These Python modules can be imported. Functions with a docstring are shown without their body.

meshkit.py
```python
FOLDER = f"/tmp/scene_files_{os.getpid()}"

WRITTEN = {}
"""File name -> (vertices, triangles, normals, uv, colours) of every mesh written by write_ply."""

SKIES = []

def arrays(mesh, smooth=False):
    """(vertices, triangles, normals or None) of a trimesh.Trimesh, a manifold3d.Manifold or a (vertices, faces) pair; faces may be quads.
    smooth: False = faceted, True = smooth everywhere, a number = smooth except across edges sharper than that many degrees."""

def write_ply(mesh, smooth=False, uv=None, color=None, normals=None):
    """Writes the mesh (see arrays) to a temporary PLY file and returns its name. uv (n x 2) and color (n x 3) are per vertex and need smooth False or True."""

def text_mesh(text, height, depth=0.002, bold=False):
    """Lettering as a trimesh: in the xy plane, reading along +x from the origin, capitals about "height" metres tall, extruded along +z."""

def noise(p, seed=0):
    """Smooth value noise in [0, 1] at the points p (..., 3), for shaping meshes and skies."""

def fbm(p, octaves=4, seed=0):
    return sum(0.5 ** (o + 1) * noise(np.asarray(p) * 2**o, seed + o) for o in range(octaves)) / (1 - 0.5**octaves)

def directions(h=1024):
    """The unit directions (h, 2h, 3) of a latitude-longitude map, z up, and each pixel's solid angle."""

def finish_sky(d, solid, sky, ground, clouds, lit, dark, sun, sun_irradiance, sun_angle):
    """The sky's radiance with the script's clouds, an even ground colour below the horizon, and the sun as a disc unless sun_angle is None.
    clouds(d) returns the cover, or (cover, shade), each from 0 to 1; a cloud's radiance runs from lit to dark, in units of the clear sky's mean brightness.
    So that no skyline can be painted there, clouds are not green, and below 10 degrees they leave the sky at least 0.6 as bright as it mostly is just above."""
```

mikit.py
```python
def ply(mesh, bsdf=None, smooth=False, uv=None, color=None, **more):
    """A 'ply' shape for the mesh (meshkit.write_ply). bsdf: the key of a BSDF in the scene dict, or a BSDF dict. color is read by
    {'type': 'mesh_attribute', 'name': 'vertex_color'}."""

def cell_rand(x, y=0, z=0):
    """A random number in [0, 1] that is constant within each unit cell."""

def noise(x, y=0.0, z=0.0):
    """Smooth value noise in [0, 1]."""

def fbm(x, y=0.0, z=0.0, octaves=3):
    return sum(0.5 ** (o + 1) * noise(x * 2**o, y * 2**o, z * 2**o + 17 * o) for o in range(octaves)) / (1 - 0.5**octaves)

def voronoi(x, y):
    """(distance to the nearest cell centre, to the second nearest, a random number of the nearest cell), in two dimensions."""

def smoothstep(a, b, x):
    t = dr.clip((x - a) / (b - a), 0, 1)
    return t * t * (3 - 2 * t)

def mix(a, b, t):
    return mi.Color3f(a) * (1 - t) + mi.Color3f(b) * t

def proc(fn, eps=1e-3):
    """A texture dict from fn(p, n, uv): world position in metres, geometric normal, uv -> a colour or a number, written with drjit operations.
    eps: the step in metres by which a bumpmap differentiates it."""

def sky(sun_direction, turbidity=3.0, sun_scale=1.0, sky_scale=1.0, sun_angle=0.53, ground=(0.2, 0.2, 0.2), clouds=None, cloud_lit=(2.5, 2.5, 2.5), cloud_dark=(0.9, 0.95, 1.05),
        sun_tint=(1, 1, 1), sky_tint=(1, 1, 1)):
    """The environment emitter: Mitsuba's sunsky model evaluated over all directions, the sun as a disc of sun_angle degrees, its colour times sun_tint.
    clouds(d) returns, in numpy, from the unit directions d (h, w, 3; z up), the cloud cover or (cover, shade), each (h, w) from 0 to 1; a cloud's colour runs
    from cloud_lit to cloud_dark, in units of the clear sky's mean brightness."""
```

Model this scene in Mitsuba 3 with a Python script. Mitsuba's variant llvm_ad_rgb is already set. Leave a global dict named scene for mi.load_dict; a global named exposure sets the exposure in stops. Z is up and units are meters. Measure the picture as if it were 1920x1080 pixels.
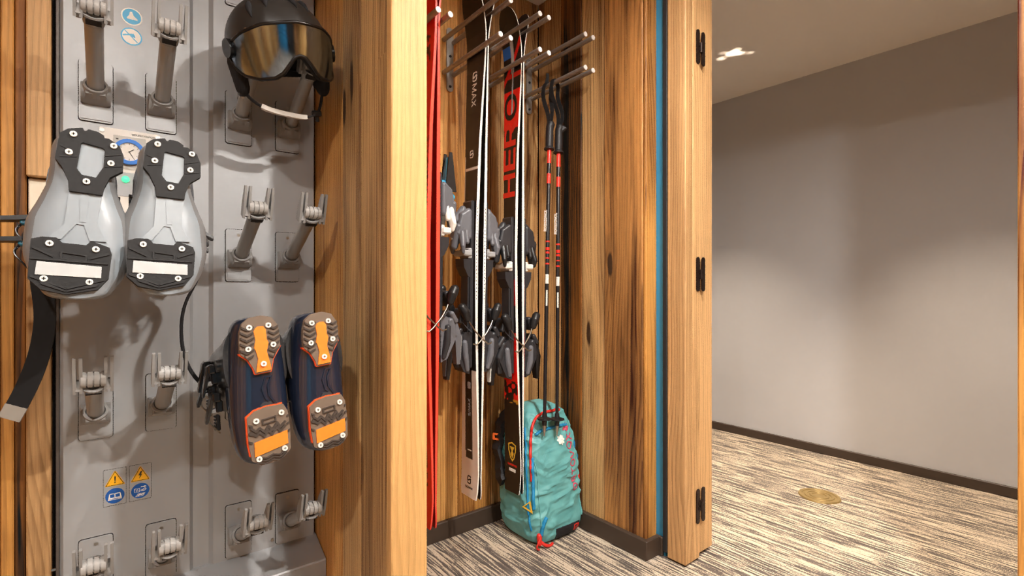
import math, random
import numpy as np, trimesh, manifold3d as m3, shapely
import shapely.geometry as sg
from shapely import affinity
import drjit as dr, mitsuba as mi, mikit, meshkit
from mitsuba import ScalarTransform4f as T
scene, labels = {'type': 'scene'}, {}
rng = np.random.default_rng(7)

# ---------------------------------------------------------------- camera, lights, exposure
CAM = np.array([0.0, 0.0, 0.95])
YAW = math.radians(51.5)
fwd = [math.cos(YAW), math.sin(YAW), 0.0]
scene['camera'] = {'type': 'perspective', 'fov_axis': 'x', 'fov': 2 * math.degrees(math.atan(960 / 947.0)),
                   'near_clip': 0.02, 'far_clip': 60.0,
                   'to_world': T().look_at(origin=CAM.tolist(), target=(CAM + fwd).tolist(), up=[0, 0, 1])}
exposure = 1.15
CEIL = 2.197
# recessed downlights: (x, y, colour, radiance)
WARM = np.array([1.0, 0.82, 0.63])
NEUT = np.array([1.0, 0.94, 0.87])
DOWNLIGHTS = [(2.40, 0.44, WARM, 10500), (2.40, 1.72, WARM, 10500), (2.36, -0.85, WARM, 6000), (2.36, 3.0, WARM, 6000)]
ROOMLIGHTS = [(0.84, -0.25, NEUT, 1900), (-0.45, 0.05, NEUT, 950), (1.02, 0.50, NEUT, 600)]
FILL_LAMP = (0.25, -1.15, NEUT, 48)  # added fill lamp behind the camera, only to lift the ambient light

# ---------------------------------------------------------------- mesh helpers
def cat(*ms):
    out = []
    for m in ms:
        out += list(m) if isinstance(m, (list, tuple)) else [m]
    return trimesh.util.concatenate([tm(m) for m in out])
def tm(m):
    if isinstance(m, m3.Manifold):
        a = m.to_mesh()
        return trimesh.Trimesh(np.array(a.vert_properties[:, :3], float), np.array(a.tri_verts), process=False)
    return m
def man(m):
    return m3.Manifold(m3.Mesh(np.asarray(m.vertices, np.float32), np.asarray(m.faces, np.uint32)))
def box(x0, x1, y0, y1, z0, z1, b=0.0):
    if b <= 0:
        m = trimesh.creation.box((x1 - x0, y1 - y0, z1 - z0))
        m.apply_translation(((x0 + x1) / 2, (y0 + y1) / 2, (z0 + z1) / 2))
        return m
    b = min(b, (x1 - x0) * .45, (y1 - y0) * .45, (z1 - z0) * .45)
    p = []
    for sx, cx in ((1, x0), (-1, x1)):
        for sy, cy in ((1, y0), (-1, y1)):
            for sz, cz in ((1, z0), (-1, z1)):
                p += [(cx, cy + sy * b, cz + sz * b), (cx + sx * b, cy, cz + sz * b), (cx + sx * b, cy + sy * b, cz)]
    return tm(m3.Manifold.hull_points(np.array(p)))
def hull(*pts):
    return tm(m3.Manifold.hull_points(np.array(pts, float)))
def sphere_pts(c, r, n=10):
    r = np.broadcast_to(np.asarray(r, float), (3,))
    s = trimesh.creation.icosphere(subdivisions=1 if n <= 10 else 2)
    return np.asarray(s.vertices) * r + np.asarray(c, float)
def blob(*cr, n=20):                       # hull of spheres (centre, radius)
    return tm(m3.Manifold.hull_points(np.vstack([sphere_pts(c, r, n) for c, r in cr])))
def cyl(p0, p1, r, n=24, r1=None):
    p0, p1 = np.asarray(p0, float), np.asarray(p1, float)
    return tube([p0, p1], [r, r if r1 is None else r1], n)
def frames(p):
    t = np.gradient(p, axis=0); t /= np.linalg.norm(t, axis=1, keepdims=True) + 1e-12
    n = np.cross(t[0], [0, 0, 1.0] if abs(t[0][2]) < .9 else [1.0, 0, 0]); n /= np.linalg.norm(n)
    N = [n]
    for k in range(1, len(p)):
        n = N[-1] - t[k] * (N[-1] @ t[k]); N.append(n / (np.linalg.norm(n) + 1e-12))
    N = np.array(N)
    return t, N, np.cross(t, N)
def tube(pts, r, n=10, caps=True, flat=None):
    """Tube along a polyline; r scalar or per point; flat=(a, b) makes an elliptic/strap section."""
    p = np.asarray(pts, float); t, N, B = frames(p)
    r = np.broadcast_to(np.asarray(r, float), (len(p),))
    a = np.arange(n) * 2 * np.pi / n
    v = p[:, None] + r[:, None, None] * (np.cos(a)[None, :, None] * N[:, None] + np.sin(a)[None, :, None] * B[:, None])
    return skin(v, caps)
def skin(v, caps=True):
    """v (m, n, 3) closed rings -> mesh"""
    v = np.asarray(v, float); m, n = v.shape[:2]
    i, j = np.meshgrid(np.arange(m - 1), np.arange(n), indexing='ij')
    a, b, c, d = i * n + j, i * n + (j + 1) % n, (i + 1) * n + (j + 1) % n, (i + 1) * n + j
    f = np.vstack([np.stack([a, b, c], -1).reshape(-1, 3), np.stack([a, c, d], -1).reshape(-1, 3)])
    V = v.reshape(-1, 3)
    if caps:
        V = np.vstack([V, v[0].mean(0), v[-1].mean(0)]); k = np.arange(n)
        f = np.vstack([f, np.stack([(k + 1) % n, k, np.full(n, m * n)], -1), np.stack([(m - 1) * n + k, (m - 1) * n + (k + 1) % n, np.full(n, m * n + 1)], -1)])
    msh = trimesh.Trimesh(V, f, process=False)
    if msh.volume < 0: msh.invert()
    return msh
def spline(pts, n=24):
    from scipy.interpolate import CubicSpline
    p = np.asarray(pts, float); s = np.r_[0, np.cumsum(np.linalg.norm(np.diff(p, axis=0), axis=1))]
    return CubicSpline(s, p)(np.linspace(0, s[-1], n))
def ribbon(pts, width_dir, w, th):
    """Flat strap: centre line pts, width along width_dir (vector or per point)."""
    p = np.asarray(pts, float); t = np.gradient(p, axis=0); t /= np.linalg.norm(t, axis=1, keepdims=True)
    W = np.broadcast_to(np.asarray(width_dir, float), p.shape); W = W - t * (W * t).sum(1, keepdims=True); W = W / np.linalg.norm(W, axis=1, keepdims=True)
    Nn = np.cross(t, W); w = np.broadcast_to(np.asarray(w, float), (len(p),))[:, None] / 2; h = th / 2
    return skin(np.stack([p - W * w - Nn * h, p + W * w - Nn * h, p + W * w + Nn * h, p - W * w + Nn * h], 1))
def prism(poly, h, z0=0.0):
    ps = getattr(poly, 'geoms', [poly])
    m = cat(*[trimesh.creation.extrude_polygon(g, h, engine='earcut') for g in ps if g.area > 1e-10])
    m.apply_translation((0, 0, z0)); return m
def rrect(w, h, r, cx=0, cy=0):
    return affinity.translate(sg.box(-w / 2 + r, -h / 2 + r, w / 2 - r, h / 2 - r).buffer(r, quad_segs=5), cx, cy)
def M44(o, x, y, z):
    m = np.eye(4); m[:3, 0], m[:3, 1], m[:3, 2], m[:3, 3] = x, y, z, o; return m
def xf(m, o, x=(1, 0, 0), y=(0, 1, 0), z=(0, 0, 1)):
    m = m.copy(); m.apply_transform(M44(o, x, y, z)); return m
def facing(m, o):
    """drawn in xy, extruded +z  ->  upright on a plane facing -Y (x right, y up)"""
    return xf(m, o, (1, 0, 0), (0, 0, 1), (0, -1, 0))

# ---------------------------------------------------------------- scene helpers
def key(name, parent=None):
    k = parent + '__' + name if parent else name
    base, n = k, 0
    while k in scene or (not parent and k in labels):
        n += 1; k = '%s_%03d' % (base, n)
    return k
def put(name, mesh, bsdf, parent=None, smooth=False, uv=None, color=None, to_world=None, label=None, category=None, group=None, kind=None):
    k = key(name, parent)
    d = mesh if isinstance(mesh, dict) else mikit.ply(tm(mesh), bsdf, smooth=smooth, uv=uv, color=color)
    scene[k] = {**d, 'to_world': to_world} if to_world is not None else d
    L = {a: b for a, b in (('label', label), ('category', category), ('group', group), ('kind', kind)) if b}
    if L: labels[k] = L
    return k
used = {}
def thing(name, label, category, group=None):
    n = used.get(name, 0); used[name] = n + 1
    k = name if n == 0 else '%s_%03d' % (name, n)
    labels[k] = {'label': label, 'category': category}
    if group: labels[k]['group'] = group
    return k

# ---------------------------------------------------------------- materials
from mikit import noise, fbm, voronoi, smoothstep, mix, cell_rand
def rgb(c): return {'type': 'rgb', 'value': [float(x) for x in c]}
def srgb(h):
    c = np.array([int(h[i:i + 2], 16) for i in (0, 2, 4)]) / 255.0
    return np.where(c <= .04045, c / 12.92, ((c + .055) / 1.055) ** 2.4)
def mat(name, col, rough=.5, metal=0.0, spec=.5, **more):
    c = rgb(srgb(col)) if isinstance(col, str) else (col if isinstance(col, dict) else rgb(col))
    scene[name] = {'type': 'principled', 'base_color': c, 'roughness': rough, 'metallic': metal, 'specular': spec, **more}
    return name
def bump(name, fn, scale=1.0, eps=1e-3):
    scene[name] = {'type': 'bumpmap', 'arbitrary': mikit.proc(fn, eps), 'scale': scale, 'bsdf': scene[name]}

# wood: uv = (plank number + 0.1 + metres across, metres along); one tone row per plank
TONES = []
PAL = {'gold': (srgb('d3a05c'), srgb('8f5622'), .4), 'brown': (srgb('b9834a'), srgb('58361b'), .6), 'dark': (srgb('86531f'), srgb('2e1b0c'), .75),
       'pale': (srgb('cfa268'), srgb('a67a45'), .14), 'grey': (srgb('c49c68'), srgb('6e4c2b'), .5), 'amber': (srgb('bd8745'), srgb('5e3413'), .55),
       'strip': (srgb('cba06e'), srgb('79542f'), .25)}
_tab = {}
def tone_tables():
    if not _tab:
        t = np.array([list(PAL[n][0]) + list(PAL[n][1]) + [PAL[n][2]] for n in TONES], np.float32)
        for k in range(7): _tab[k] = mi.Float(np.ascontiguousarray(t[:, k]))
    return _tab
def wood_coords(uv):
    i = dr.floor(uv.x); a = uv.x - i
    s = i * 7.31
    return i, a, s
def wood_height(p, n, uv):
    i, a, s = wood_coords(uv); v = uv.y
    fib = noise((a + s) * 420.0, v * 9.0, i)
    saw = noise((a + s) * 60.0, v * 260.0, i)
    big = fbm((a + s) * 28.0, v * 3.0, i)
    return fib * .55 + saw * .15 + big * .9
def wood_color(p, n, uv):
    tb = tone_tables(); i, a, s = wood_coords(uv); v = uv.y
    ii = mi.UInt32(dr.clip(i, 0, len(TONES) - 1))
    g = [dr.gather(mi.Float, tb[k], ii) for k in range(7)]
    A, B, wear = mi.Color3f(g[0], g[1], g[2]), mi.Color3f(g[3], g[4], g[5]), g[6]
    # knots
    kd, k2, kr = voronoi((a + s) * 5.0, v * 1.15 + s)
    kk = dr.select(kr > .74, kd + (noise((a + s) * 60.0, v * 25.0) - .5) * .03, 9.0)
    ks = dr.exp(-dr.square(kk / .26))
    # cathedral grain
    c = (cell_rand(i, 3) - .5) * .10 + .05
    warp = fbm(v * .9 + s, a * 3.0, i) - .5
    d = (a - .1 - c) + warp * .11 + ks * .022
    rings = d * 70.0 + (fbm((a + s) * 14.0, v * 1.4) - .5) * 3.0 + v * .8
    ph = rings - dr.floor(rings)
    late = smoothstep(.35, .9, ph) * (1 - smoothstep(.93, 1.0, ph))
    fibre = noise((a + s) * 520.0, v * 7.0, i)
    fine = noise((a + s) * 1500.0, v * 40.0, i)
    blot = smoothstep(.42, .66, fbm((a + s) * 9.0, v * 1.0 + s, i, octaves=4))
    streak = smoothstep(.55, .85, noise((a + s) * 90.0, v * 1.1, i + 3))
    mott = fbm((a + s) * 42.0, v * 6.5, i + 5)
    t = late * .30 + fibre * .24 + (mott - .45) * .5 * dr.minimum(wear * 1.6, 1) + blot * wear * .95 + streak * wear * .6 - .16
    col = mix(A, B, dr.clip(t, 0, 1.15))
    col = col * (.82 + .36 * noise((a + s) * 11.0, v * .7, i + 9)) * (.9 + .2 * fine)
    core = 1 - smoothstep(.035, .075, kk)
    col = mix(col, mi.Color3f(.045, .022, .010), dr.clip(core * .8 + smoothstep(.55, .9, ks) * (.12 + .3 * noise((a + s) * 160.0, v * 30.0, i)), 0, 1))
    crack = smoothstep(.86, .93, noise((a + s) * 160.0, v * .8, i + 21)) * wear
    return mix(col, mi.Color3f(.03, .016, .008), crack * .75)
mat('wood', mikit.proc(wood_color), .55, spec=.35)
bump('wood', wood_height, .0011, 6e-4)

def carpet_color(p, n, uv):
    x, y = p.x, p.y
    wig = (noise(y * 6.0, x * 20.0) - .5) * .004
    a = noise((x + wig) * 240.0, y * 11.0)
    b = noise((x + wig) * 520.0, y * 22.0, 5.0)
    tuft = noise(x * 700.0, y * 300.0, 2.0)
    big = fbm(x * 7.0, y * 2.2)
    t = smoothstep(.43, .63, a * .62 + b * .34 + (tuft - .5) * .26 + (big - .5) * .06 + .03)
    lt = mix(mi.Color3f(.43, .355, .27), mi.Color3f(.54, .45, .345), tuft)
    dk = mix(mi.Color3f(.055, .048, .045), mi.Color3f(.16, .13, .11), b)
    return mix(dk, lt, t)
def carpet_h(p, n, uv):
    return noise(p.x * 300.0, p.y * 200.0) + .6 * noise(p.x * 150.0, p.y * 12.0)
mat('carpet', mikit.proc(carpet_color), .95, spec=.1)
bump('carpet', carpet_h, .0012, 8e-4)
mat('wall_paint', (.47, .47, .485), .75, spec=.25)
mat('ceiling_paint', (.78, .74, .69), .42, spec=.35)
mat('base_dark', '3d3128', .5)
mat('blue_paint', '2f7ea6', .45)
mat('dark_gap', '17120e', .7)
mat('iron', '2a1d18', .45, metal=.6)
mat('cream_plastic', 'e2d6c0', .5)
mat('brass', 'a58d5c', .42, metal=.6)
mat('can', 'c9c4bc', .35, metal=.6)
def metal_h(p, n, uv): return noise(p.x * 520.0, p.y * 520.0, p.z * 520.0) + .5 * noise(p.x * 1100.0, p.y * 1100.0, p.z * 1100.0)
mat('panel_metal', (.39, .40, .41), .34, metal=.25, spec=.5)
bump('panel_metal', metal_h, .00035, 4e-4)
mat('panel_edge_shaded', (.10, .085, .075), .45, metal=.3)  # panel steel in shade, the shade put into its colour
mat('arm_plastic', (.265, .262, .255), .42, spec=.5)
mat('arm_tube', (.34, .33, .315), .38, metal=.35)
mat('roller_grey', (.36, .35, .335), .5)
mat('black_plastic', '17181a', .38)
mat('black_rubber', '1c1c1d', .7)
mat('steel', 'b9b6b0', .25, metal=1.0)

# ---------------------------------------------------------------- structure
def plank(parent, x0, x1, y0, y1, z0, z1, tone, name='plank', label=None, bev=.0025):
    i = len(TONES); TONES.append(tone)
    m = box(x0, x1, y0, y1, z0, z1, bev)
    m = trimesh.graph.smooth_shade(m, angle=.1)           # split at every edge so that uv stays metric per face
    v = np.asarray(m.vertices)
    d = (v[:, 0] - x0) + (v[:, 1] - y0)
    uv = np.stack([i + .1 + np.clip(d, 0, .85), v[:, 2] + i * 3.7], 1)
    return put(name, m, 'wood', parent, uv=uv, label=label)

H0, HC = 0.0, CEIL
put('floor', box(-1.5, 3.3, -2.3, 4.3, -.05, 0), 'carpet', label='carpet floor with cream and charcoal woven streaks', kind='structure')
lights_xy = [(x, y) for x, y, *_ in DOWNLIGHTS + ROOMLIGHTS]
hole = shapely.union_all([sg.Point(x, y).buffer(.05, quad_segs=8) for x, y in lights_xy])
put('ceiling', prism(sg.box(-1.5, -2.3, 3.3, 4.3).difference(hole), .02, CEIL), 'ceiling_paint', label='smooth off-white ceiling of the corridor', kind='structure')
put('wall_back', box(-1.5, 1.62, 1.70, 1.80, 0, CEIL), 'dark_gap', label='wall clad in upright reclaimed boards behind dryer and skis', kind='structure')
put('wall_left', box(-1.6, -1.5, -2.3, 1.8, 0, CEIL), 'dark_gap', kind='structure')
for k_ in range(16): plank('wall_left', -1.5, -1.475, -2.29 + k_ * .25, -2.043 + k_ * .25, 0, CEIL, ('gold', 'brown', 'amber', 'grey')[k_ % 4])
put('wall_rear', box(-1.6, 1.63, -2.4, -2.3, 0, CEIL), 'dark_gap', kind='structure')
put('door_3', box(-1.42, -.12, -2.30, -2.26, .01, 2.05, .004), 'blue_paint', label='blue door behind the camera', kind='structure')
for k_ in range(3): plank('wall_rear', 1.08 + k_ * .18, 1.257 + k_ * .18, -2.30, -2.27, 0, CEIL, 'brown')
put('wall_corridor', box(3.20, 3.30, -2.3, 4.3, 0, CEIL), 'wall_paint', label='plain matte wall across the corridor', kind='structure')
put('wall_corridor_rear', box(1.63, 3.3, -2.4, -2.3, 0, CEIL), 'wall_paint', kind='structure')
put('wall_corridor_end', box(1.62, 3.3, 4.3, 4.4, 0, CEIL), 'wall_paint', kind='structure')
# boards left of the dryer
for x0, x1, yf, z0, z1, t in ((-1.0, -.86, 1.668, 0, CEIL, 'brown'), (-.86, -.72, 1.66, 0, CEIL, 'amber'), (-.72, -.58, 1.668, 0, CEIL, 'dark'), (-.58, -.43, 1.66, 0, CEIL, 'brown'), (-.43, -.30, 1.668, 0, CEIL, 'amber'),
                              (-.30, -.2015, 1.66, 0, CEIL, 'amber'), (-.2005, -.178, 1.662, 0, CEIL, 'amber'), (-.177, -.157, 1.667, 0, CEIL, 'dark'),
                              (-.156, -.1125, 1.652, 1.217, CEIL, 'strip'), (-.156, -.1125, 1.652, 0, 1.09, 'strip')):
    plank('wall_back', x0, x1, yf, 1.70, z0, z1, t)
# boards of the alcove's back wall
for x0, x1, yf, t in ((.61, .76, 1.668, 'gold'), (.76, .915, 1.672, 'brown'), (.916, 1.058, 1.669, 'gold'), (1.0595, 1.135, 1.674, 'amber'), (1.136, 1.217, 1.671, 'amber'), (1.2185, 1.351, 1.668, 'grey'), (1.3525, 1.477, 1.672, 'grey')):
    plank('wall_back', x0, x1, yf, 1.70, .0, CEIL, t)
# alcove's right wall: the painted core, the boards on it and the board on its end
put('wall_alcove', box(1.5385, 1.625, 1.06, 1.70, 0, CEIL), 'blue_paint', label='short blue-painted wall carrying the boards beside the door', kind='structure')
for y0, y1, xf_, t in ((1.528, 1.671, 1.478, 'grey'), (1.4095, 1.527, 1.475, 'dark'), (1.2895, 1.4085, 1.478, 'grey'), (1.1125, 1.2885, 1.475, 'brown')):
    plank('wall_alcove', xf_, 1.538, y0, y1, 0, CEIL, t)
plank('wall_alcove', 1.477, 1.538, 1.098, 1.1115, 0, CEIL, 'amber')
# partition between dryer and alcove
put('wall_partition', box(.535, .585, 1.125, 1.70, 0, CEIL), 'dark_gap', label='board-clad partition between boot dryer and skis', kind='structure')
for y0, y1, xf_, t in ((1.413, 1.672, .515, 'gold'), (1.286, 1.412, .513, 'grey'), (1.1265, 1.285, .515, 'grey')):
    plank('wall_partition', xf_, .5345, y0, y1, 0, CEIL, t)
for y0, y1 in ((1.1265, 1.30), (1.301, 1.48), (1.481, 1.672)):
    plank('wall_partition', .5855, .607, y0, y1, 0, CEIL, 'gold')
plank('wall_partition', .5135, .608, 1.098, 1.1255, 0, CEIL, 'pale', label='pale pine board on the partition edge')
# baseboards
def basebd(name, m, label): put(name, m, 'base_dark', label=label, kind='structure')
basebd('baseboard_alcove', cat(box(.609, 1.4765, 1.648, 1.667, 0, .068, .003), box(1.456, 1.4745, 1.09, 1.667, 0, .068, .003), box(1.456, 1.538, 1.08, 1.0975, 0, .068, .003), box(1.526, 1.538, 1.066, 1.085, 0, .068, .003)), 'dark baseboard round the ski alcove')
basebd('baseboard_corridor', box(3.186, 3.1995, -2.3, 4.3, 0, .05, .003), 'dark brown baseboard along the corridor wall')
# folding door: narrow leaf, wide leaf behind, hinges; jamb on the right
def hinge(parent, o, L=.098):
    ms = []
    for s in (-1, 1):
        sh = rrect(.020, L, .0098, s * .0165, 0)
        for k in (-1, 0, 1): sh = sh.difference(sg.Point(s * .0185, k * L * .36).buffer(.0022))
        ms.append(prism(sh, .003))
    ms.append(cyl((0, -.017, .003), (0, .017, .003), .0062, 12))
    ms += [box(-.014, .014, -.014, -.003, 0, .005), box(-.014, .014, .003, .014, 0, .005)]
    hk = put('hinge', facing(cat(ms), o), 'iron', parent, label='dark iron hinge')
    for s in (-1, 1):
        for k in (-1, 0, 1):
            put('screw', facing(cyl((s * .0185, k * L * .36, -.001), (s * .0185, k * L * .36, .0036), .003, 10), o), 'iron', hk)
d1 = plank(None, 1.526, 1.5715, .974, 1.046, .006, CEIL - .01, 'strip', name='door_1', bev=.003)
labels[d1] = {'label': 'narrow upright leaf of the folding board door', 'kind': 'structure'}
plank(d1, 1.5722, 1.614, .975, 1.046, .006, CEIL - .01, 'strip')
d2 = plank(None, 1.6205, 1.7145, .985, 1.69, .012, 2.035, 'strip', name='door_2', bev=.003)
labels[d2] = {'label': 'wide leaf of the folding board door seen on edge', 'kind': 'structure'}
for z in (.190, .998, 1.790): hinge(d1, (1.6175, .974, z), .120)
put('door_gap_shade', box(1.526, 1.538, 1.0475, 1.0645, .02, CEIL - .01, .002), 'black_rubber', d1)  # black strip painting in the shaded gap between blue wall and door
j = plank(None, 1.63, 1.76, .03, .185, 0, CEIL, 'amber', name='trim_1')
labels[j] = {'label': 'brown wooden door jamb at the right', 'kind': 'structure'}
put('wall_right', box(1.66, 1.75, -2.3, .03, 0, CEIL), 'wall_paint', kind='structure')
for k_ in range(9): plank('wall_right', 1.635, 1.66, -2.26 + k_ * .25, -2.013 + k_ * .25, 0, CEIL, ('brown', 'gold', 'amber')[k_ % 3])
put('wall_header', box(1.64, 1.75, .185, .97, 2.08, CEIL), 'wall_paint', kind='structure')
put('wall_corridor_left', box(1.63, 1.73, 1.70, 4.3, 0, CEIL), 'wall_paint', kind='structure')
# light fittings
def downlight(x, y, col, L):
    t = thing('ceiling_spotlight', 'small round recessed ceiling spotlight', 'spotlight', 'recessed ceiling spotlights')
    R, D = .05, .082
    a = np.arange(33) * 2 * np.pi / 32
    prof = [(R, 0), (R, D), (R + .002, D), (R + .002, -.0), ]
    ring = lambda r, z: np.stack([x + r * np.cos(a[:-1]), y + r * np.sin(a[:-1]), np.full(32, CEIL + z)], 1)
    put('housing', skin(np.stack([ring(R + .010, -.003), ring(R, -.003), ring(R, D), ring(R + .003, D + .003), ring(R + .003, .001), ring(R + .010, .001), ring(R + .010, -.003)]), caps=False), 'can', t)
    put('backplate', prism(sg.Point(x, y).buffer(R), .004, CEIL + D - .001), 'black_plastic', t)
    m = trimesh.Trimesh(np.vstack([[x, y, CEIL + D - .004], ring(.014, D - .004)]), [(0, 1 + (k + 1) % 32, 1 + k) for k in range(32)], process=False)
    k = put('bulb', m, 'can', t)
    scene[k]['emitter'] = {'type': 'area', 'radiance': rgb(col * L)}
for q in DOWNLIGHTS: downlight(*q)
def flat_lamp(x, y, col, L, r=.07, name='ceiling_lamp', label='added round fill lamp on the ceiling behind the camera', group=None):
    t = thing(name, label, 'lamp', group)
    a = np.arange(40) * 2 * np.pi / 40
    put('rim', skin(np.stack([np.stack([x + q * np.cos(a), y + q * np.sin(a), np.full(40, CEIL + z)], 1) for q, z in ((r + .012, -.0005), (r + .012, -.014), (r, -.014), (r, -.0005), (r + .012, -.0005))]), caps=False), 'can', t)
    ring = np.stack([x + r * np.cos(a), y + r * np.sin(a), np.full(40, CEIL - .010)], 1)
    m = trimesh.Trimesh(np.vstack([[x, y, CEIL - .010], ring]), [(0, 1 + (k + 1) % 40, 1 + k) for k in range(40)], process=False)
    k = put('diffuser', m, 'can', t)
    scene[k]['emitter'] = {'type': 'area', 'radiance': rgb(col * L)}
for x, y, c, L in ROOMLIGHTS: flat_lamp(x, y, c, L, .04, 'surface_spotlight', 'small round surface spotlight on the ceiling', 'surface ceiling spotlights')
flat_lamp(*FILL_LAMP, r=.16)
# brass disc in the carpet; added beams imitate its reflected star on the ceiling
fx, fy = 2.53, .93
t = thing('floor_spotlight', 'oval brass disc set flush in the corridor carpet', 'floor disc')
put('ring', cat([skin(np.stack([np.stack([fx + q * np.cos(a_), fy + q * np.sin(a_), np.full(40, z)], 1) for q, z in ((r0, 0.0), (r0 - .003, .006), (r1 + .003, .006), (r1, 0.0), (r0, 0.0))]), caps=False) for r0, r1 in ((.085, .066), (.062, .045), (.041, .026)) for a_ in [np.arange(40) * 2 * np.pi / 40]]), 'brass', t)
put('disc_plate', prism(sg.Point(fx, fy).buffer(.084), .003, .0004), 'brass', t)

for (tx_, ty_, cut, I_) in ((2.59, 1.37, 1.1, 55.0), (2.565, 1.335, .7, 22.0), (2.60, 1.44, .8, 18.0), (2.62, 1.345, .8, 22.0), (2.655, 1.31, .7, 9.0), (2.545, 1.40, .7, 7.0)):
    scene[t + '__beam_%d' % int(tx_ * 1000)] = {'type': 'spot', 'cutoff_angle': cut, 'beam_width': cut * .1, 'intensity': rgb(WARM * I_),
        'to_world': T().look_at(origin=[fx, fy, .012], target=[tx_, ty_, CEIL], up=[1, 0, 0])}
# ---------------------------------------------------------------- boot dryer
dr_ = thing('boot_dryer', 'tall grey powder-coated boot dryer panel with rows of forked arms', 'boot dryer')
PY, PX0, PX1, PZ0 = 1.65, -.101, .509, .166
# folded sheet: chamfered edges and a channel
prof = [(PX0, PY + .045), (PX0 + .004, PY + .010), (PX0 + .011, PY), (.172, PY), (.181, PY + .012), (.219, PY + .012), (.229, PY), (PX1 - .004, PY), (PX1, PY + .004), (PX1, PY + .045)]
put('front_panel', xf(prism(sg.Polygon(prof), CEIL - .05 - PZ0, 0), (0, 0, PZ0)), 'panel_metal', dr_)
put('side_strip', box(PX0 - .003, PX0 + .0035, PY + .006, PY + .045, PZ0, CEIL - .05, .001), 'panel_edge_shaded', dr_, label='side edge of the panel with its shade painted dark')
foot = [(PY + .045, 0), (PY + .045, PZ0), (PY - .001, PZ0), (1.556, .128), (1.553, .124), (1.553, 0)]
fm = prism(sg.Polygon(foot), PX1 + .004 - PX0)
put('foot', xf(fm, (PX0, 0, 0), (0, 1, 0), (0, 0, 1), (1, 0, 0)), 'panel_metal', dr_)
for u_, z_ in ((.384, .188), (.303, .188), (-.06, .188), (.13, .188)):
    put('bolt', cyl((u_, PY, z_), (u_, PY - .004, z_), .0045, 12), 'steel', dr_)
put('side_bolt', cat(cyl((PX0 - .022, PY + .012, .262), (PX0 - .002, PY + .012, .262), .0035, 10), trimesh.creation.icosphere(2, .006).apply_translation((PX0 - .022, PY + .012, .262))), 'steel', dr_)
COLS = (-.028, .107, .2925, .4265)
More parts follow.
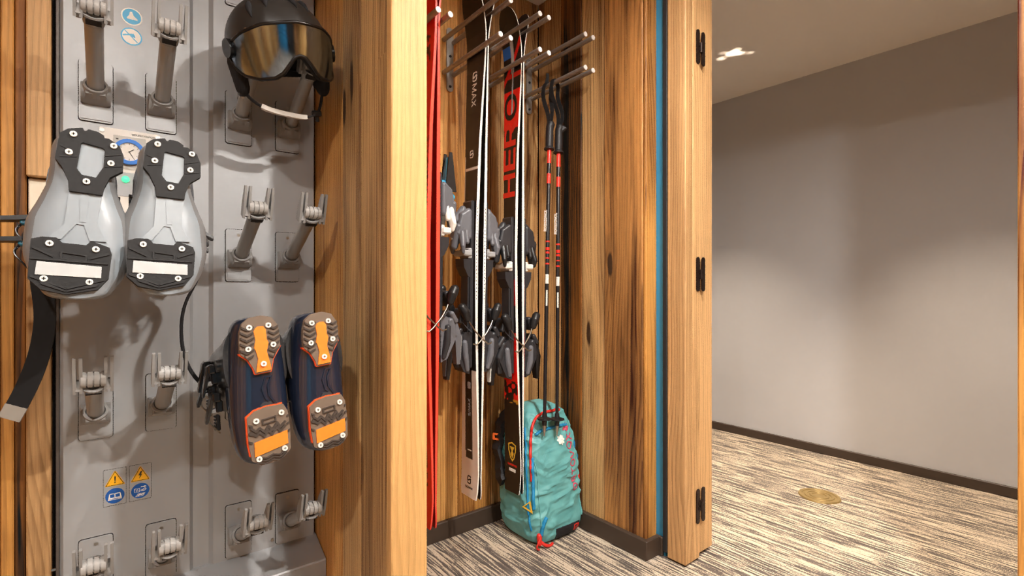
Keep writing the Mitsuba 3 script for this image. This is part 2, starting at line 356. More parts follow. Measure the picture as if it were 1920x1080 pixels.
ROWZ = [.1725 + .3985 * (3 - r) for r in range(-1, 4)]           # plate bottoms, top row first (the first is above the frame)
EL = math.radians(27)
AX = np.array([0, -math.cos(EL), math.sin(EL)]); UPX = np.array([0, math.sin(EL), math.cos(EL)])
def arm_parts(tilt=0.0):
    """meshes in arm coordinates: origin = middle of the plate's bottom edge on the panel; x right, y to the panel, z up"""
    P = {}
    P['mounting_plate'] = (cat(facing(prism(rrect(.066, .150, .006, 0, .075), .006), (0, 0, 0)), facing(prism(rrect(.058, .036, .003, 0, .022), .0085), (0, 0, 0))), 'panel_metal', 25)
    o = np.array([0, -.012, .060])
    # socket: tapering wedge + side ears + collar
    w = hull(*[(x, y, z) for x, z in ((-.023, .040), (.023, .040)) for y in (-.001, -.016)], *[(x, *(o + AX * .034 + UPX * s)[1:]) for x in (-.019, .019) for s in (-.024, .010)], (-.022, -.004, .090), (.022, -.004, .090))
    ears = cat([cyl((s * .0205, -.016, .066), (s * .029, -.016, .066), .025, 20) for s in (-1, 1)])
    col = skin(np.stack([[o + AX * h_ + r_ * (math.cos(q) * np.array([1, 0, 0]) + math.sin(q) * UPX) for q in np.arange(24) * 2 * np.pi / 24] for h_, r_ in ((.018, .0245), (.042, .0245), (.042, .0195), (.030, .0190))]))
    P['socket'] = (cat(w, ears, col), 'arm_plastic', 25)
    P['plate_gap'] = (facing(prism(rrect(.069, .153, .007, 0, .075), .0012), (0, 0, 0)), 'dark_gap', 25)  # dark sheet imitating the shaded gap round the plate
    P['screw'] = (cyl((0, -.003, .134), (0, -.0062, .134), .0048, 12), 'steel', 25)
    P['tube'] = (cyl(o + AX * .020, o + AX * .242, .0170, 24), 'arm_tube', 40)
    e = o + AX * .242
    cup = cat(skin(np.stack([[e + AX * (h) + r * (math.cos(q) * np.array([1, 0, 0]) + math.sin(q) * UPX) for q in np.arange(20) * 2 * np.pi / 20] for h, r in ((-.016, .0175), (-.014, .0195), (.002, .0215), (.012, .0245), (.016, .0235), (.010, .012))])))
    pd = np.array([0, -math.cos(math.radians(62)), math.sin(math.radians(62))]); pn = np.array([0, -math.sin(math.radians(62)), -math.cos(math.radians(62))])
    pr = []
    for s in (-1, 1):
        for off in (.0205, .0310):
            sh = sg.Polygon([(-.015, -.016), (.013, -.016), (.014, .020), (.004, .062), (-.003, .064), (-.010, .030)]).buffer(.001, quad_segs=2)
            x0 = s * off - .0028
            pr.append(xf(prism(sh, .0056), np.array([x0, 0, 0]) + e + AX * .014, pn * -1, pd, (1, 0, 0)))
        pr.append(xf(box(-.0042, .0042, -.014, .010, -.014, .008), np.array([s * .0255, 0, 0]) + e + AX * .010))
    f = cat(cup, pr); 
    P['fork'] = (f, 'arm_plastic', 25)
    P['air_outlet'] = (hull(*[tuple(e + np.array([x, 0, 0]) + AX * a + UPX * b) for x in (-.0135, .0135) for a, b in ((-.004, -.0225), (.012, -.0245), (.012, -.012), (-.004, -.012))]), 'dark_gap', 25)
    rc = e + AX * .022 + np.array([0, 0, .004])
    P['roller'] = (cat([cyl(rc + (x0 - .0042, 0, 0), rc + (x0 + .0042, 0, 0), .0165, 18) for x0 in (-.0165, -.0055, .0055, .0165)] + [cyl(rc - (.021, 0, 0), rc + (.021, 0, 0), .0135, 14)]), 'roller_grey', 30)
    return P
_ap = {n: (mikit.ply(tm(m), b, smooth=s), n) for n, (m, b, s) in arm_parts().items()}
for r, z in enumerate(ROWZ):
    for c, x in enumerate(COLS):
        if r == 0 and False: continue
        tw = T().translate([x, PY, z])
        a = put('dryer_arm', _ap['tube'][0], None, dr_, to_world=tw)
        for n in ('mounting_plate', 'plate_gap', 'socket', 'screw', 'fork', 'air_outlet', 'roller'):
            put(n, _ap[n][0], None, a, to_world=tw)
# cream cover plate in the gap between the boards left of the dryer
t = thing('cover_plate', 'cream blank cover plate between board ends left of the dryer', 'cover plate')
put('plate', box(-.154, -.114, 1.672, 1.6995, 1.093, 1.214, .002), 'cream_plastic', t)
# ---------------------------------------------------------------- ski rack
mat('peg_metal', (.30, .27, .245), .38, metal=.5)
mat('peg_cap', 'd9d8d6', .5)
mat('zinc', 'a7a6a2', .38, metal=.7)
RACK = {'red skis': .7819, 'black skis': 1.0137, 'red and black skis': 1.185, 'ski poles': 1.4127}
PEGT = math.radians(1.0)
for nm, X in RACK.items():
    t = thing('ski_rack', 'grey peg rack holding the %s' % {'red skis': 'all-red ski pair at the left'}.get(nm, nm), 'ski rack')
    pl = rrect(.030, .245, .0148, 0, 1.825)
    put('wall_plate', facing(prism(pl, .004), (X + .006, 1.667, 0)), 'zinc', t)
    for z in (1.838, 1.722, 1.928):
        put('screw', cat(cyl((X + .006, 1.664, z), (X + .006, 1.660, z), .005, 12)), 'black_plastic', t)
    for z in (1.7756, 1.90):
        for dx in (-.0210, .0210):
            a, b = np.array([X + dx, 1.664, z - .006]), np.array([X + dx, 1.309, z])
            k = put('peg', cyl(a, b, .0088, 20), 'peg_metal', t, smooth=40)
            d = (b - a) / np.linalg.norm(b - a)
            put('cap', cyl(b - d * .001, b + d * .0025, .0090, 20), 'peg_cap', k, smooth=40)

# ---------------------------------------------------------------- skis
VC = {'type': 'mesh_attribute', 'name': 'vertex_color'}
mat('ski_top', VC, .30, spec=.5, clearcoat=.5)
mat('ski_white', 'e6e2da', .35)
mat('ski_red_edge', 'e8503a', .35)
mat('ski_black', '101012', .4)
mat('ski_red_base', 'a01210', .4)
mat('bind_dark', '2b2c30', .4)
mat('bind_grey', '62646a', .38)
mat('bind_light', '9b9c9c', .35)
mat('bind_white', 'dcd9d2', .4)
mat('bind_blue', '3f9fc4', .35)
mat('bind_red', 'c02a20', .4)
mat('wire', '8f8676', .25, metal=.9)
mat('print_black', '14110f', .35)
mat('print_white', 'dedad2', .4)
mat('print_yellow', 'e0b23a', .4)
mat('print_red', 'd8281c', .35)
mat('print_blue', '1f5fae', .4)

def ski_profile(s, L):
    u = s / L
    w = np.interp(u, [0, .06, .2, .35, .5, .7, .85, .92, 1], [.100, .104, .092, .078, .072, .084, .108, .118, .118])
    r = .085                                            # rounded tip
    e = np.clip((s - (L - r)) / r, 0, .9995); w = w * np.sqrt(1 - e ** 2.4)
    tl = np.clip((.035 - s) / .035, 0, 1); w = w * (1 - .10 * tl ** 2)
    th = np.interp(u, [0, .08, .3, .42, .58, .75, .9, 1], [.006, .008, .0125, .0145, .0145, .0115, .0075, .005])
    g = np.interp(u, [0, .05, .12, .3, .5, .7, .84, .9], [.0022, .001, .002, .0075, .0095, .0065, .0012, .0008])
    g = g + .042 * np.clip((u - .89) / .11, 0, 1) ** 1.7 + .004 * np.clip((.045 - u) / .045, 0, 1)
    return w, th, g
class Frame:
    def __init__(s, tail, tip, side):
        s.o, tip = np.array(tail, float), np.array(tip, float)
        s.L = np.linalg.norm(tip - s.o); s.D = (tip - s.o) / s.L
        s.N = np.array([side, 0, 0.]); s.W = np.cross(s.D, s.N); s.W /= np.linalg.norm(s.W)
        if s.W[1] > 0: s.W = -s.W                       # +W points to the room
        s.N = s.N - s.D * (s.N @ s.D); s.N /= np.linalg.norm(s.N)
    def at(s, a, b, c): return s.o + np.multiply.outer(a, s.W) + np.multiply.outer(b, s.D) + np.multiply.outer(c, s.N)
    def mesh(s, m):                                     # mesh drawn in (a, b, c)
        m = tm(m).copy(); v = np.asarray(m.vertices); m.vertices = s.at(v[:, 0], v[:, 1], v[:, 2])
        if np.dot(np.cross(s.W, s.D), s.N) < 0: m.invert()
        return m
    def surf(s, b):                                     # height of the topsheet above the mid-plane
        w, th, g = ski_profile(np.asarray(b, float), s.L); return g + th
def make_ski(label, tail, tip, side, top_color, side_mat, group, wk=1.0, base_mat='ski_black'):
    t = thing('ski', label, 'ski', group)
    F = Frame(tail, tip, side); L = F.L
    S = np.unique(np.concatenate([np.linspace(0, L - .09, 560), L - .085 * (1 - np.sin(np.linspace(0, np.pi / 2, 26)))]))
    w, th, g = ski_profile(S, L); w = w * wk
    def ring(c0, c1, k, n=2):
        aa = np.linspace(-.5, .5, n)
        A = np.concatenate([np.multiply.outer(w * k, aa), np.multiply.outer(w * k, [.5, -.5])], 1)
        C = np.concatenate([np.repeat(c1[:, None], n, 1), np.repeat(c0[:, None], 2, 1)], 1)
        V = F.o + A[..., None] * F.W + S[:, None, None] * F.D + C[..., None] * F.N
        return V, A
    V, _ = ring(g, g + .0016, 1.0); put('base', skin(V), base_mat, t)
    V, _ = ring(g + .0016, g + th - .0012, .995); put('sidewall', skin(V), side_mat, t)
    V, A = ring(g + th - .0012, g + th, .985, 25)
    m = skin(V); nn = V.shape[1]
    SS = np.repeat(S[:, None], nn, 1)
    col = top_color(SS, A, L, np.repeat(w[:, None], nn, 1)).reshape(-1, 3)
    col = np.vstack([col, col[:1], col[-1:]])
    put('topsheet', m, 'ski_top', t, color=col)
    return t, F
def decal(F, parent, poly, b, material, h=.0006, name='print', label=None, a=0.0):
    """flat print on the topsheet: poly drawn with x across (towards the room) and y along the ski"""
    m = prism(poly, h); v = np.asarray(m.vertices).copy()
    bb = v[:, 1] + b
    m.vertices = np.stack([v[:, 0] + a, bb, F.surf(bb) - .0001 + v[:, 2]], 1)
    return put(name, F.mesh(m), material, parent, label=label)
def decal_text(F, parent, text, height, b, material, up=True, a=0.0, bold=True, stretch=1.0, label=None):
    m = meshkit.text_mesh(text, height, .0006, bold=bold); v = np.asarray(m.vertices).copy()
    v[:, 0] *= stretch
    ln = v[:, 0].max(); hc = height / 2
    if up: x, y = (v[:, 1] - hc) * -1, v[:, 0]            # reads towards the tip, tops to the wall
    else:  x, y = (v[:, 1] - hc), ln - v[:, 0]
    if F.N[0] > 0: x = -x
    bb = b + y
    # refine is not needed: the print lies on a nearly flat sheet
    m.vertices = np.stack([x + a, bb, F.surf(bb) + v[:, 2]], 1)
    m.fix_normals()
    return put('lettering', F.mesh(m), material, parent, label=label)

def binding(F, parent, mid, style):
    """toe piece above, heel piece below (the tip points up); built in (a, b, c)"""
    c0 = float(F.surf(mid)); b0 = mid
    sh = lambda m: F.mesh(xf(m, (0, b0, c0)))
    C = style
    put('binding_plate', sh(cat(box(-.030, .030, -.315, .265, -.001, .012, .004), box(-.024, .024, -.31, .02, .012, .019, .003))), C['plate'], parent)
    toe = put('toe_piece', sh(cat(blob(((-.020, .225, .020), .012), ((.020, .225, .020), .012), ((-.017, .21, .042), .012), ((.017, .21, .042), .012), ((-.022, .14, .020), .012), ((.022, .14, .020), .012), ((-.014, .15, .055), .013), ((.014, .15, .055), .013)),
                  blob(((-.016, .17, .058), .012), ((.016, .17, .058), .012), ((0, .105, .062), .013)))), C['toe'], parent, smooth=35)
    if C['cap'] == 'bind_blue':
        put('toe_lever', sh(cat(hull(*[(x * k, y, z) for x in (-1, 1) for k, y, z in ((.016, .215, .030), (.016, .215, .066), (.014, .26, .060), (.004, .325, .052), (.004, .320, .042))]))), 'bind_blue', toe, label='blue pointed toe lever')
        put('toe_lever_edge', sh(cat([hull(*[(s_ * q_, y, z) for q_ in (.014, .019) for y, z in ((.21, .03), (.21, .07), (.335, .054), (.335, .044))]) for s_ in (-1, 1)])), 'black_plastic', toe)
    for s in (-1, 1):
        put('toe_wing', sh(cat(blob(((s * .020, .15, .045), .013), ((s * .036, .105, .050), .009), ((s * .034, .085, .047), .006)), blob(((s * .022, .16, .03), .010), ((s * .032, .12, .03), .008)))), C['wing'], toe, smooth=35)
    put('toe_cap', sh(cat(blob(((0, .235, .030), .012), ((0, .195, .062), .012), ((-.012, .19, .045), .012), ((.012, .19, .045), .012)))), C['cap'], toe, smooth=35)
    put('screw', sh(cat(cyl((0, .128, .072), (0, .128, .077), .006, 12))), 'steel', toe)
    put('slide_plate', sh(cat(box(-.036, .036, .072, .092, .010, .044, .004), box(-.030, .030, .064, .100, .006, .022, .003))), C['bar'], parent)
    put('toe_pad', sh(hull(*[(x, y, z) for x in (-.026, .026) for y, z in ((.062, .008), (.062, .040), (.035, .038), (.005, .022), (-.005, .008))])), 'bind_dark', parent)
    # heel
    heel = put('heel_piece', sh(cat(hull(*[(x, y, z) for x in (-.028, .028) for y, z in ((-.19, .010), (-.19, .030), (-.215, .062), (-.262, .066), (-.325, .034), (-.335, .010))]),
                  blob(((-.022, -.205, .046), .012), ((.022, -.205, .046), .012), ((-.018, -.25, .062), .013), ((.018, -.25, .062), .013), ((0, -.30, .04), .016)),
                  blob(((-.026, -.182, .050), .009), ((.026, -.182, .050), .009), ((-.024, -.205, .066), .009), ((.024, -.205, .066), .009)))), C['heel'], parent, smooth=35)
    put('lever', sh(cat(hull(*[(x * k, y, z) for x in (-1, 1) for k, y, z in ((.019, -.215, .066), (.019, -.215, .078), (.021, -.262, .092), (.021, -.262, .082), (.011, -.350, .092), (.011, -.350, .080))]))), C['lever'], heel, smooth=35)
    put('lever_inset', sh(hull(*[(x * k, y, z) for x in (-1, 1) for k, y, z in ((.013, -.228, .080), (.016, -.262, .097), (.008, -.338, .096), (.008, -.338, .088))])), C['inset'], heel)
    put('window', sh(blob(((-.006, -.226, .078), .008), ((.006, -.226, .078), .008))), C['accent'], heel, smooth=True)
    for s in (-1, 1):
        put('heel_cheek', sh(blob(((s * .030, -.225, .034), .010), ((s * .032, -.275, .030), .011), ((s * .028, -.318, .020), .008))), C['cheek'], heel, smooth=35)
    # brake: two wire arms with pads, pedal
    brake = put('brake_pedal', sh(cat(blob(((-.016, -.118, .036), .010), ((.016, -.118, .036), .010), ((-.018, -.150, .046), .010), ((.018, -.150, .046), .010)), tube(spline([(-.024, -.150, .044), (-.034, -.172, .030), (-.043, -.190, .012)], 8), .0024, 8), tube(spline([(.024, -.150, .044), (.034, -.172, .030), (.043, -.190, .012)], 8), .0024, 8))), 'bind_dark', parent, smooth=35)
    for s in (-1, 1):
        put('brake_arm', sh(tube([(s * .040, -.135, .036), (s * .047, -.165, .018), (s * .050, -.190, .000), (s * .056, -.222, -.034), (s * .056, -.232, -.048), (s * .054, -.228, -.062)], .0026, 8)), 'wire', brake, smooth=40)
        put('brake_pad', sh(blob(((s * .044, -.118, .042), .016), ((s * .044, -.142, .034), .012), ((s * .040, -.104, .052), .015))), 'black_plastic', brake, smooth=35)

def lc(c): return srgb(c)
def black_top(S, A, L, w):
    c = np.empty(S.shape + (3,)); c[:] = lc('1c1613')
    c[S > L - .16] = lc('0d0c0c')
    c[(S < .62)] = lc('191614')
    tail = S < .45
    c[tail] = lc('d9cfc0')
    strip = (S > .135) & (S < .62) & (np.abs(A + .004) < .021)
    c[strip] = lc('15110f')
    chev = (S > 1.150) & (S < 1.158); c[chev] = lc('e6e2da')
    edge = (S > .95) & (S < 1.20) & (A < -w * .42); c[edge] = lc('cfc9bf')
    return c
def hero_top(S, A, L, w):
    c = np.empty(S.shape + (3,)); c[:] = lc('e3160f')
    c[S > L - .115] = lc('0d0b0b')
    fl = (S > L - .30) & (S <= L - .115)
    c[fl] = lc('120c0c')
    x = A / w
    c[fl & (np.abs((S - (L - .20)) + A * -1.4) < .014)] = lc('e3160f')
    c[fl & (S > L - .175) & (S < L - .130) & (x < -.08)] = lc('1f63b4')
    c[fl & (np.abs(x - .02) < .07) & (S > L - .24)] = lc('b9b4ae')
    c[(S > L - .255) & (S < L - .235) & (x > -.3)] = lc('e3160f')
    mid = (S > .60) & (S < 1.36); c[mid] = lc('150d0c')
    c[(S > .70) & (S < .80)] = lc('8e1414')
    c[(S < .345)] = lc('0e0c0c')
    ed = (S >= .345) & (S < .42) & (noise2(S * 60, A * 90) > .48); c[ed] = lc('1a0c0a')
    c[(S >= .335) & (S < .352) & (noise2(S * 80, A * 40) > .5)] = lc('c98a2a')
    return c
def noise2(x, y): return meshkit.noise(np.stack([x, y, x * 0], -1), 3)
def red_top(S, A, L, w):
    c = np.empty(S.shape + (3,)); c[:] = lc('d8140f')
    c[(S > 1.42) & (S < 1.55) & (noise2(S * 70 + A * 60, A * 70) > .56) & (A < .03)] = lc('4a0b0a')
    c[(S > 1.0) & (S < 1.22) & (noise2(S * 300, A * 300) > .6)] = lc('7a0f0d')
    c[(S > .13) & (S < .32) & (np.abs(A - .015) < .012) & (noise2(S * 120, A * 120) > .5)] = lc('5c0d0b')
    c[(S > .95) & (S < 1.28) & (A < -.02)] = lc('b3110d')
    return c
ST_BLACK = dict(plate='bind_dark', toe='bind_grey', wing='bind_grey', cap='bind_grey', bar='bind_light', heel='bind_dark', lever='bind_dark', inset='bind_grey', accent='bind_light', cheek='bind_grey')
ST_HERO = dict(plate='bind_dark', toe='bind_dark', wing='black_plastic', cap='bind_dark', bar='bind_white', heel='bind_dark', lever='black_plastic', inset='bind_white', accent='bind_light', cheek='bind_grey')
ST_RED = dict(plate='bind_dark', toe='bind_grey', wing='bind_white', cap='bind_blue', bar='bind_white', heel='bind_grey', lever='bind_grey', inset='bind_light', accent='bind_red', cheek='bind_dark')
def pair(X, y_tail, y_tip, z0, z1, color, side_mat, style, names, group, mid, dx_tail=0.0, **kw):
    out = []
    for side, nm in zip((-1, 1), names):
        t, F = make_ski(nm, (X + dx_tail, y_tail, z0), (X, y_tip, z1), side, color, side_mat, group, **kw)
        binding(F, t, mid, style); out.append((t, F))
    return out
# all-red pair, mostly behind the partition
(rl, FR), (rr, FR2) = pair(.7819, 1.420, 1.400, .205, 1.985, red_top, 'ski_red_edge', ST_RED,
     ('all-red ski of the pair nearest the partition, left one of it', 'all-red ski at the partition with blue and white toe binding'), 'all-red ski pair', .845, base_mat='ski_red_base')
# black pair with cream tails
(bl, FB), (br, FB2) = pair(1.0137, 1.492, 1.462, .213, 1.995, black_top, 'ski_white', ST_BLACK,
     ('black ski with cream tail and small white lettering, left of its pair', 'black ski with grey binding facing the red and black skis'), 'black ski pair', .775, dx_tail=-.012)
decal_text(FB, bl, 'MAX', .026, 1.372, 'print_white', up=False, bold=False, stretch=1.05)
lg = rrect(.026, .034, .007).difference(rrect(.0165, .0245, .004)).union(affinity.rotate(sg.box(-.010, -.003, .010, .003), 25)).difference(affinity.rotate(sg.box(-.002, .006, .014, .0095), 0)).difference(sg.box(-.014, -.0095, .002, -.006))
decal(FB, bl, lg, 1.478, 'print_white', name='emblem', label='white rounded emblem')
decal(FB, bl, affinity.scale(lg, .8, .8), 1.205, 'print_white', name='emblem', a=.0)
decal(FB, bl, affinity.scale(lg, .85, .85), .060, 'print_black', name='emblem', label='black rounded emblem')
def flat_text(F, parent, text, height, b, material, a):
    m = meshkit.text_mesh(text, height, .0006, bold=True); v = np.asarray(m.vertices).copy()
    x = v[:, 0] - v[:, 0].max() / 2
    if F.N[0] > 0: x = -x
    bb = b + v[:, 1]; m.vertices = np.stack([x + a, bb, F.surf(bb) + v[:, 2]], 1); m.fix_normals()
    return put('lettering', F.mesh(m), material, parent)
flat_text(FB, bl, 'SALOMON', .0065, .030, 'print_black', 0)
decal(FB, bl, rrect(.018, .024, .002), .395, 'bind_light', name='badge')
decal(FB, bl, sg.box(-.012, -.002, .012, .002), .165, 'print_white', name='print')
decal_text(FB, bl, 'S/MAX', .014, .285, 'bind_light', up=True, bold=False)
# red and black pair
(hl, FH), (hr, FH2) = pair(1.185, 1.487, 1.477, .183, 1.988, hero_top, 'ski_white', ST_HERO,
     ('red and black ski with large block letters, left of its pair', 'red and black ski with black binding nearest the poles'), 'red and black ski pair', .765, wk=.90, dx_tail=.008)
hero = [('O', 1.395, .098), ('R', 1.295, .092), ('E', 1.205, .082), ('H', 1.105, .088)]
for ch, b, ln in hero:
    m = meshkit.text_mesh(ch, .066, .0007, bold=True); v = np.asarray(m.vertices).copy(); v[:, 0] -= v[:, 0].min(); v[:, 0] *= ln / v[:, 0].max(); v[:, 1] -= (v[:, 1].max() + v[:, 1].min()) / 2
    bb = b + v[:, 0]; m.vertices = np.stack([-v[:, 1] - .004, bb, FH.surf(bb) + v[:, 2]], 1); m.fix_normals()
    put('letter', FH.mesh(m), 'print_black' if ch == 'O' else 'print_red', hl, label='black block letter' if ch == 'O' else 'red block letter')
decal(FH, hl, sg.box(-.0035, -.085, .0035, .10), 1.50, 'bind_light', name='print', a=.004)
shield = sg.Polygon([(-.023, .030), (0, .038), (.023, .030), (.022, .004), (.012, -.024), (0, -.036), (-.012, -.024), (-.022, .004)])
decal(FH, hl, shield.difference(shield.buffer(-.005)), .150, 'print_yellow', name='emblem', label='yellow shield emblem')
decal(FH, hl, sg.Polygon([(-.014, .020), (.014, .020), (.003, .004), (.009, -.006), (0, -.024), (-.009, -.006), (-.003, .004)]).intersection(shield.buffer(-.008)), .150, 'print_yellow', name='emblem')
flat_text(FH, hl, 'ROSSIGNOL', .007, .098, 'print_red', 0)
decal(FH, hl, sg.box(-.019, -.006, .019, .006), .082, 'print_white', name='badge')
# dotted rows printed on the black pair's sidewalls
for F_, t_ in ((FB, bl), (FB2, br)):
    ms = []
    for k in range(26):
        b = .70 + k * .0125
        w, th, g = ski_profile(np.array([b]), F_.L)
        o = F_.at(w[0] / 2, b, g[0] + th[0] * .55)
        ms.append(xf(box(-.0013, .0013, -.0016, .0016, -.0006, .0006), o, F_.N, F_.D, F_.W))
    put('sidewall_print', cat(ms), 'print_black', t_)

# ---------------------------------------------------------------- ski poles
mat('pole_black', '17171a', .32, spec=.6)
mat('pole_red', 'e2382c', .35)
mat('grip_rubber', '1d1d20', .5)
mat('webbing', '121214', .75)
mat('pole_tip', 'a9a49a', .3, metal=.9)
for (top, bot, nm, hook) in ((np.array([1.352, 1.462, 1.600]), np.array([1.272, 1.405, .405]), 'left ski pole of the red and black pair hanging by its strap', -1),
                             (np.array([1.394, 1.455, 1.592]), np.array([1.334, 1.402, .395]), 'right ski pole of the red and black pair, angled grip head', 1)):
    t = thing('ski_pole', nm, 'ski pole', 'ski poles on the last rack')
    d = (bot - top) / np.linalg.norm(bot - top); L = np.linalg.norm(bot - top)
    side = np.array([.62, -.78, 0]); side -= d * (side @ d); side /= np.linalg.norm(side)
    A = lambda s, o=0.0: top + d * s + side * o
    segs = [(.10, .165, 'pole_red'), (.165, .205, 'pole_black'), (.205, .245, 'pole_red'), (.245, .60, 'pole_black'), (.60, .636, 'print_white'), (.636, L - .02, 'pole_black')]
    for s0, s1, m in segs:
        put('shaft', tube([A(s0), A(s1)], [.0085 - .0022 * s0 / L, .0085 - .0022 * s1 / L], 14), m, t, smooth=40, label={'pole_red': 'red shaft band', 'print_white': 'white shaft band'}.get(m))
    put('shaft_mark', cat([tube([A(s), A(s + h)], .0081, 14) for s, h in ((.47, .006), (.495, .012), (.512, .008), (.535, .005), (.556, .006))]), 'print_red', t, label='red rings on the shaft')
    put('shaft_mark', xf(box(-.003, .003, -.03, .03, -.0005, .0005), A(.69) - np.array(fwd) * .0078, side, d, np.cross(side, d)), 'print_white', t)
    g = put('grip', skin(np.stack([A(s) + np.outer(np.cos(q), side * r) + np.outer(np.sin(q), np.cross(d, side) * r * 1.08) + side * o for q in [np.arange(18) * 2 * np.pi / 18]
        for s, r, o in ((-.004, .006, 0), (-.002, .013, .003), (.008, .0165, .004), (.020, .0160, .001), (.030, .0150, 0), (.060, .0160, 0), (.085, .0158, 0), (.098, .0150, 0), (.103, .0195, 0), (.109, .0205, 0), (.112, .010, 0))])), 'grip_rubber', t, smooth=35)
    if hook > 0:
        put('grip_head', blob((A(.004, .010), .010), (A(.010, .024), .008), (A(.020, .010), .010)), 'grip_rubber', g, smooth=35)
    # wrist strap over the peg
    px_, pz = RACK['ski poles'] - .021, 1.7735
    y0 = 1.515 if hook < 0 else 1.478
    c = np.array([px_, y0, pz])
    lo = A(-.004)
    if hook < 0: pts = [lo + (-.004, 0, 0), lo * .5 + c * .5 + (-.014, .006, -.01), c + (-.018, .006, -.014), c + (-.0125, .002, .004), c + (0, 0, .0115), c + (.012, 0, .004), c + (.012, -.004, -.03), lo * .55 + c * .45 + (.006, -.010, 0), lo + (.004, -.002, 0)]
    else: pts = [lo + (-.003, 0, 0), lo * .5 + c * .5 + (-.010, 0, 0), c + (-.0135, 0, -.008), c + (-.002, 0, .0125), c + (.013, 0, .004), c + (.015, -.004, -.05), lo * .55 + c * .45 + (.014, -.006, 0), lo + (.006, -.002, 0)]
    put('wrist_strap', ribbon(spline(pts, 40), (-.15, 1, .1), .017, .0024), 'webbing', t)
    if hook < 0:
        put('strap_end', ribbon(spline([c + (0, .012, .011), c + (.006, .010, .030), c + (.004, .008, .052)], 12), (.9, -.2, 0), .013, .0022), 'webbing', t)
    # basket and tip
    put('basket', skin(np.stack([A(s) + np.outer(np.cos(q), side * r) + np.outer(np.sin(q), np.cross(d, side) * r) for q in [np.arange(24) * 2 * np.pi / 24] for s, r in ((L - .075, .0085), (L - .062, .010), (L - .056, .028), (L - .052, .0285), (L - .050, .024), (L - .046, .010), (L - .030, .0085))])), 'black_plastic', t, smooth=35)
    put('tip', cat(tube([A(L - .05), A(L - .012), A(L)], [.0075, .0062, .003], 12), tube([A(L), A(L + .010)], [.003, .0022], 10)), 'pole_tip', t, smooth=35)
    # lettering down the shaft, facing the room
    txt = meshkit.text_mesh('ROSSIGNOL', .0105, .0006, bold=True)
    view = np.array([-.62, -.78, 0]); view -= d * (view @ d); view /= np.linalg.norm(view)
    put('lettering', xf(txt, A(.435) + view * .0080 - np.cross(view, -d) * -.0052, -d, np.cross(view, -d), view), 'print_white', t)

# ---------------------------------------------------------------- backpack
def bag_tex(p, n, uv):
    v = fbm(p.x * 30.0, p.y * 30.0, p.z * 30.0)
    return mix(mi.Color3f(.075, .275, .285), mi.Color3f(.14, .39, .385), v)
mat('bag_cloth', mikit.proc(bag_tex), .48, spec=.5, sheen=.3)
mat('bag_teal_dark', (.02, .19, .27), .55)
mat('bag_blue', '1a7fb0', .5)
mat('bag_red', 'c8281f', .5)
mat('bag_black', '15151a', .7)
mat('bag_orange', 'e0672c', .5)
mat('bag_pink', 'c0405c', .5)
ZB = np.array([0, .012, .05, .10, .2, .3, .38, .43, .465, .485, .495])
BX0 = [1.245, 1.215, 1.203, 1.200, 1.203, 1.210, 1.220, 1.230, 1.250, 1.272, 1.310]
BX1 = [1.425, 1.450, 1.462, 1.464, 1.464, 1.462, 1.456, 1.446, 1.430, 1.408, 1.380]
BYF = [1.402, 1.380, 1.370, 1.372, 1.385, 1.402, 1.422, 1.440, 1.462, 1.488, 1.515]
BYB = [1.565, 1.595, 1.615, 1.622, 1.632, 1.636, 1.634, 1.625, 1.605, 1.580, 1.560]
from scipy.interpolate import PchipInterpolator as PI_
bx0, bx1, byf, byb = (PI_(ZB, q) for q in (BX0, BX1, BYF, BYB))
NB = 120
def bag_ring(z, q, grow=0.0):
    x0, x1, y0, y1 = bx0(z) - grow, bx1(z) + grow, byf(z) - grow, byb(z) + grow
    e = 2 / 4.4; c, s = np.cos(q), np.sin(q)
    return np.stack([(x0 + x1) / 2 + (x1 - x0) / 2 * np.sign(c) * np.abs(c) ** e, (y0 + y1) / 2 + (y1 - y0) / 2 * np.sign(s) * np.abs(s) ** e, np.full_like(q, z)], -1)
def bag_wrinkle(P):
    q = P * [9, 9, 9] + .6 * (meshkit.fbm(P * 7, 3, 5)[..., None] - .5) * 6
    r1 = 1 - np.abs(2 * meshkit.noise(q * [1.1, 1.1, 1.9] + [0, 0, 3]) - 1)
    r2 = 1 - np.abs(2 * meshkit.noise(q * [2.6, 2.6, 4.2], 9) - 1)
    return (r1 ** 3 - .3) * .009 + (r2 ** 4 - .2) * .0045 + (meshkit.fbm(P * 14, 3, 2) - .5) * .012
qq = np.linspace(0, 2 * np.pi, NB, endpoint=False) - np.pi / 2
zz = np.concatenate([np.linspace(0, .02, 6), np.linspace(.028, .45, 84), np.linspace(.455, .495, 14)])
BP = np.array([bag_ring(z, qq) for z in zz])
cen = BP.mean(1, keepdims=True); out = BP - cen; out[..., 2] = 0; out /= np.linalg.norm(out, axis=-1, keepdims=True) + 1e-9
amp = np.interp(zz, [0, .02, .06, .46, .495], [0, .3, 1, 1, .4])[:, None]
BP = BP + out * (bag_wrinkle(BP) * amp)[..., None]
bg = thing('backpack', 'teal touring backpack with red trim standing in the alcove corner', 'backpack')
put('body', skin(BP), 'bag_cloth', bg, smooth=True)
def on_bag(q, z, grow=.004):
    """point on the bag's skin at angle q (0 = right, -pi/2 = front, -pi = left)"""
    P = bag_ring(z, np.array([q]))[0]; x0, x1, y0, y1 = bx0(z), bx1(z), byf(z), byb(z)
    o = P - [(x0 + x1) / 2, (y0 + y1) / 2, z]; o[2] = 0; o /= np.linalg.norm(o)
    return P + o * (bag_wrinkle(P[None])[0] * np.interp(z, [0, .02, .06, .46, .495], [0, .3, 1, 1, .4]) + grow)
h = math.pi / 2
